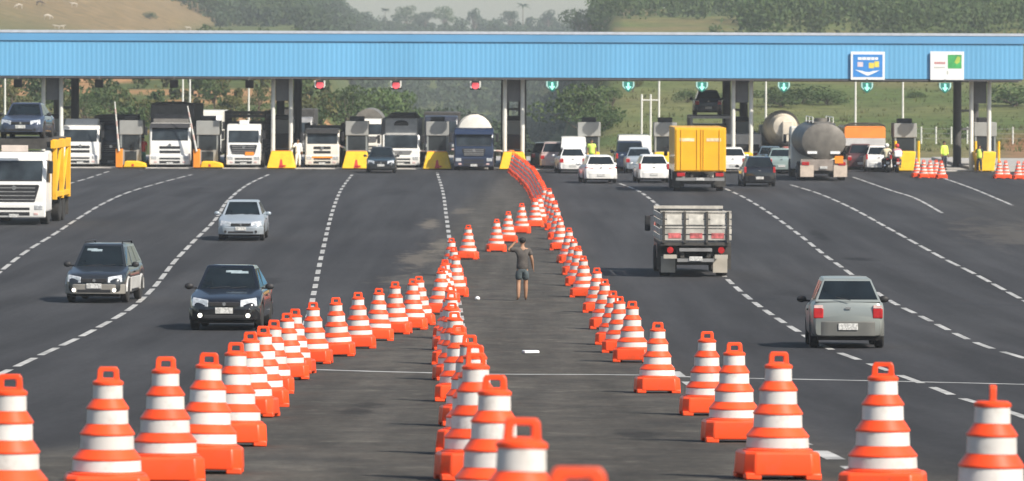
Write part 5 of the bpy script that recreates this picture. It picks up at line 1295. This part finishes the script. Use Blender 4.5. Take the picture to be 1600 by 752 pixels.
# left slope
for kind, px, yt, d, lab, wd in (
 ('round', 132, 140, 400, 'green tree behind the white truck with rounded cab', 1.0), ('wide', 172, 132, 420, 'broad dark tree behind the black truck and boom arm', 1.0), ('dry', 228, 150, 395, 'olive tree just left of the tall grey cargo truck', .9),
 ('bush', 205, 160, 385, 'bush right above the left booth with a glass door', 1.4), ('tall', 335, 128, 440, 'tall green tree between the tall grey cargo truck and the stake truck', .9), ('dry', 365, 145, 405, 'yellowish tree right behind the stake truck', 1.0),
 ('round', 405, 132, 430, 'green tree just left of the second pier', .9), ('bush', 420, 165, 390, 'low bush at the foot of the second pier', 1.3), ('bush', 470, 178, 392, 'green bush left of the cream truck beside the earth bank', 1.3),
 ('round', 545, 126, 420, 'bright tree with full crown right of the earth bank', 1.1), ('wide', 590, 134, 440, 'wide green tree above the gap between the two white trucks', 1.0), ('tall', 620, 130, 470, 'dark tree right of the wide green tree, above a white truck', .9),
 ('grey', 665, 150, 500, 'greyish tree right of the white high-roofed truck', 1.0), ('grey', 705, 165, 520, 'greyish low tree above the blue tank truck, at its left', 1.1), ('grey', 765, 170, 540, 'greyish low tree left of the middle pier', 1.1),
 ('dry', 20, 128, 420, 'olive tree behind the carried sedan at the left edge', 1.0), ('bush', 300, 178, 385, 'bush behind the boom gate right of the tall grey cargo truck', 1.3), ('dry', 510, 150, 460, 'dry pale tree above the earth bank', .9)):
    pl(kind, px, yt, d, lab, GL, wd, 1.5)
# shrub and trees seen over the roof
pl('bush', 15, 22, 960, 'dark green shrub on the dry hill at the left edge', 'shrubs on the dry hill', 1.4, 3)
pl('bush', 235, 42, 1050, 'small shrub low on the dry hill near the canopy edge', 'shrubs on the dry hill', 1.2, 1.6)
for kind, px, yt, lab, wd in (('palm', 458, 0, 'tall palm at the left end of the skyline gap', 1.1), ('palm2', 484, 18, 'short palm second from the left on the skyline', 1.1), ('palm', 499, 15, 'slim palm third from the left on the skyline', .9), ('palm', 512, 10, 'taller slim palm fourth from the left on the skyline', 1.0),
  ('palm2', 531, 18, 'small palm fifth from the left on the skyline', 1.1), ('grey', 552, 13, 'rounded tree right of the small palms on the skyline', .9), ('palm', 602, 10, 'lone palm left of the broad tree on the skyline', 1.0), ('wide', 635, 8, 'broad flat crowned tree on the skyline', .9),
  ('grey', 665, 14, 'dark tree between the broad flat tree and the big round one on the skyline', .9), ('round', 695, 7, 'big round tree, largest in the middle of the skyline', 1.0), ('spire', 741, 8, 'pointed tree right of the big round one on the skyline', 1.4), ('grey', 797, 12, 'bushy tree left of the lone bright palm on the skyline', .8),
  ('palm', 817, 1, 'lone tall palm in the open gap of the skyline', 1.0), ('spire', 857, 10, 'dark pointed tree in the right part of the skyline gap', 1.5)):
    pl(kind, px, yt, 1880, lab, GS, wd, 5)
for kind, px, yt, d, lab, wd in (('grey', 918, 3, 1050, 'large grey green tree right of the sky gap', 1.0), ('grey', 962, 5, 1000, 'grey green tree second right of the sky gap', .9), ('round', 1012, -8, 960, 'dark round tree third right of the sky gap', .9), ('grey', 985, 20, 900, 'low grey green tree below the third one right of the sky gap', 1.0)):
    pl(kind, px, yt, d, lab, 'trees above the canopy, right of the sky gap', wd, 4)

# far woods that read as one mass
def woods(name, label, area, n, seed, lm, hr, size, nl):
    rnd = random.Random(seed); g = M(); k = 0; tries = 0
    while k < n and tries < n*30:
        tries += 1
        px, d = rnd.uniform(*area[0]), rnd.uniform(*area[1]); x = PX(px, d)
        if not area[2](px, d, x): continue
        z = terrain(x, d); h = rnd.uniform(*hr); r = h*rnd.uniform(.32,.55)
        for q in range(3):
            c = (x+rnd.uniform(-.5,.5)*r, d+rnd.uniform(-.5,.5)*r, z+h*rnd.uniform(.45,.72)); cr = r*rnd.uniform(.55,.8)
            leaves(g, rnd, c, (cr, cr, h*.33), nl//3, size)
        leaves(g, rnd, (x, d, z+h*.25), (r*.8, r*.8, h*.3), nl//5, size)
        k += 1
    o = g.build(name, lm, smooth=0, fix=False); tag(o, label, 'woods', kind='stuff')
woods('far_woods', 'hazy woods covering the far hills in the middle', ((330,1010),(1080,1990), lambda px,d,x: True), 1000, 3, LEAFG, (3,6.2), .95, 110)
woods('hill_woods', 'green woods on the hill behind the dry pasture at the left', ((225,470),(1180,1560), lambda px,d,x: x > -84 + (d-1180)*.02 or d > 1330), 330, 4, LEAF, (5,9), .8, 150)
woods('ridge_woods', 'mixed woods covering the ridge above the right half of the canopy', ((930,1700),(690,1080), lambda px,d,x: (px > 1150 and nz2(x,d,34,31) > -.45) or (nz2(x,d,34,31) > -.3 and d > 800)), 620, 5, LEAF, (4.5,8.5), .6, 170)
woods('slope_scrub', 'dense scrub on the lower left slope behind the toll lanes', ((-60,640),(400,690), lambda px,d,x: nz2(x,d,17,9) < .12 and nz2(x,d,12,40) > -.05), 100, 6, LEAF, (1.2,3.4), .38, 150)
woods('dry_scrub', 'yellowish dry scrub mixed through the lower left slope', ((-60,640),(400,690), lambda px,d,x: nz2(x,d,17,9) < .2 and nz2(x,d,14,44) > .05), 90, 16, LEAFD, (1.0,3.0), .36, 140)
woods('slope_bushes', 'scattered bushes dotting the right grass slope', ((1000,1700),(470,760), lambda px,d,x: nz2(x,d,22,52) > .22), 16, 7, LEAF, (.6,1.5), .3, 110)
for k in list(PROTO):
    if k not in pused:
        for c in kids(PROTO[k]): bpy.data.objects.remove(c)
        bpy.data.objects.remove(PROTO[k])
# tufts of long grass on the near slopes
rnd = random.Random(21); g = M()
for _ in range(7000):
    px, d = (rnd.uniform(860,1660) if rnd.random() < .7 else rnd.uniform(-60,600)), 352*math.exp(rnd.uniform(0,.62)); x = PX(px, d); z = terrain(x, d); s = rnd.uniform(.12,.32)*(1.3 if nz2(x,d,8,70) > .1 else .7)
    for q in range(3):
        a = rnd.uniform(0,6.28); w = Vector((math.cos(a),math.sin(a),0))*.10*s*2; lean = Vector((rnd.uniform(-.2,.2),rnd.uniform(-.2,.2),0)); p0 = Vector((x+rnd.uniform(-.2,.2), d+rnd.uniform(-.2,.2), z))
        g.add([p0-w, p0+w, p0+lean+Vector((0,0,s))], [(0,1,2)])
tag(g.build('grass', LEAFY, smooth=0, fix=False), 'tufts of long grass on the slopes behind the plaza', 'grass', kind='stuff')
# ------------------------------------------------------------------ light, air, camera
SHX, SHY = -0.86, 0.72      # where the shadow of a one metre stick falls
EL = math.atan(1/math.hypot(SHX, SHY)); AZ = math.atan2(-SHX, -SHY)
w = bpy.data.worlds.new('World'); S.world = w; w.use_nodes = True; nt = w.node_tree
sky = nt.nodes.new('ShaderNodeTexSky'); sky.sky_type = 'NISHITA'; sky.sun_disc = False
sky.sun_elevation = EL; sky.sun_rotation = AZ; sky.air_density = 1.2; sky.dust_density = 1.5; sky.ozone_density = 1.0; sky.altitude = 50
nt.links.new(sky.outputs[0], nt.nodes['Background'].inputs['Color']); nt.nodes['Background'].inputs['Strength'].default_value = 0.10
sl = bpy.data.lights.new('sun', 'SUN'); sl.energy = 5.0; sl.angle = R(0.53); sl.color = (1.0, 0.92, 0.80)
so = bpy.data.objects.new('sun', sl); COL.objects.link(so); so.location = (60, -40, 80)
so.rotation_euler = Vector((SHX, SHY, -1)).to_track_quat('-Z', 'Y').to_euler()

hz = M(); hz.box(-1650, 1650, -330, 3050, -30, 62)
hm = bpy.data.materials.new('haze_air'); hm.use_nodes = True; hn = hm.node_tree; hn.nodes.remove(hn.nodes['Principled BSDF'])
pv = hn.nodes.new('ShaderNodeVolumePrincipled'); pv.inputs['Color'].default_value = (0.84, 0.92, 1.0, 1); pv.inputs['Density'].default_value = 0.0002; pv.inputs['Anisotropy'].default_value = 0.0
hn.links.new(pv.outputs[0], hn.nodes['Material Output'].inputs['Volume'])
ho = hz.build('haze', hm, smooth=0); tag(ho, 'thin pale haze over the hills', 'haze', kind='stuff')

cam = bpy.data.cameras.new('camera'); co = bpy.data.objects.new('camera', cam); COL.objects.link(co); S.camera = co
cam.sensor_fit = 'HORIZONTAL'; cam.sensor_width = 36; cam.lens = 36*FPX/1600; cam.shift_y = -(376-HY)/1600; cam.shift_x = 0
co.matrix_world = Matrix.Translation((0, 0, CAM_Z)) @ Matrix.Rotation(R(90), 4, 'X') @ Matrix.Rotation(ROLL, 4, 'Z')
cam.clip_start = 0.5; cam.clip_end = 9000
cam.dof.use_dof = True; cam.dof.focus_distance = 95; cam.dof.aperture_fstop = 5.6
S.view_settings.view_transform = 'Standard'; S.view_settings.look = 'None'; S.view_settings.exposure = 0.42; S.view_settings.gamma = 1.0
S.view_settings.use_curve_mapping = False
S.render.resolution_x, S.render.resolution_y = 1024, 481
S.cycles.use_denoising = True; S.cycles.max_bounces = 6; S.cycles.diffuse_bounces = 3; S.cycles.volume_bounces = 1; S.cycles.transparent_max_bounces = 8
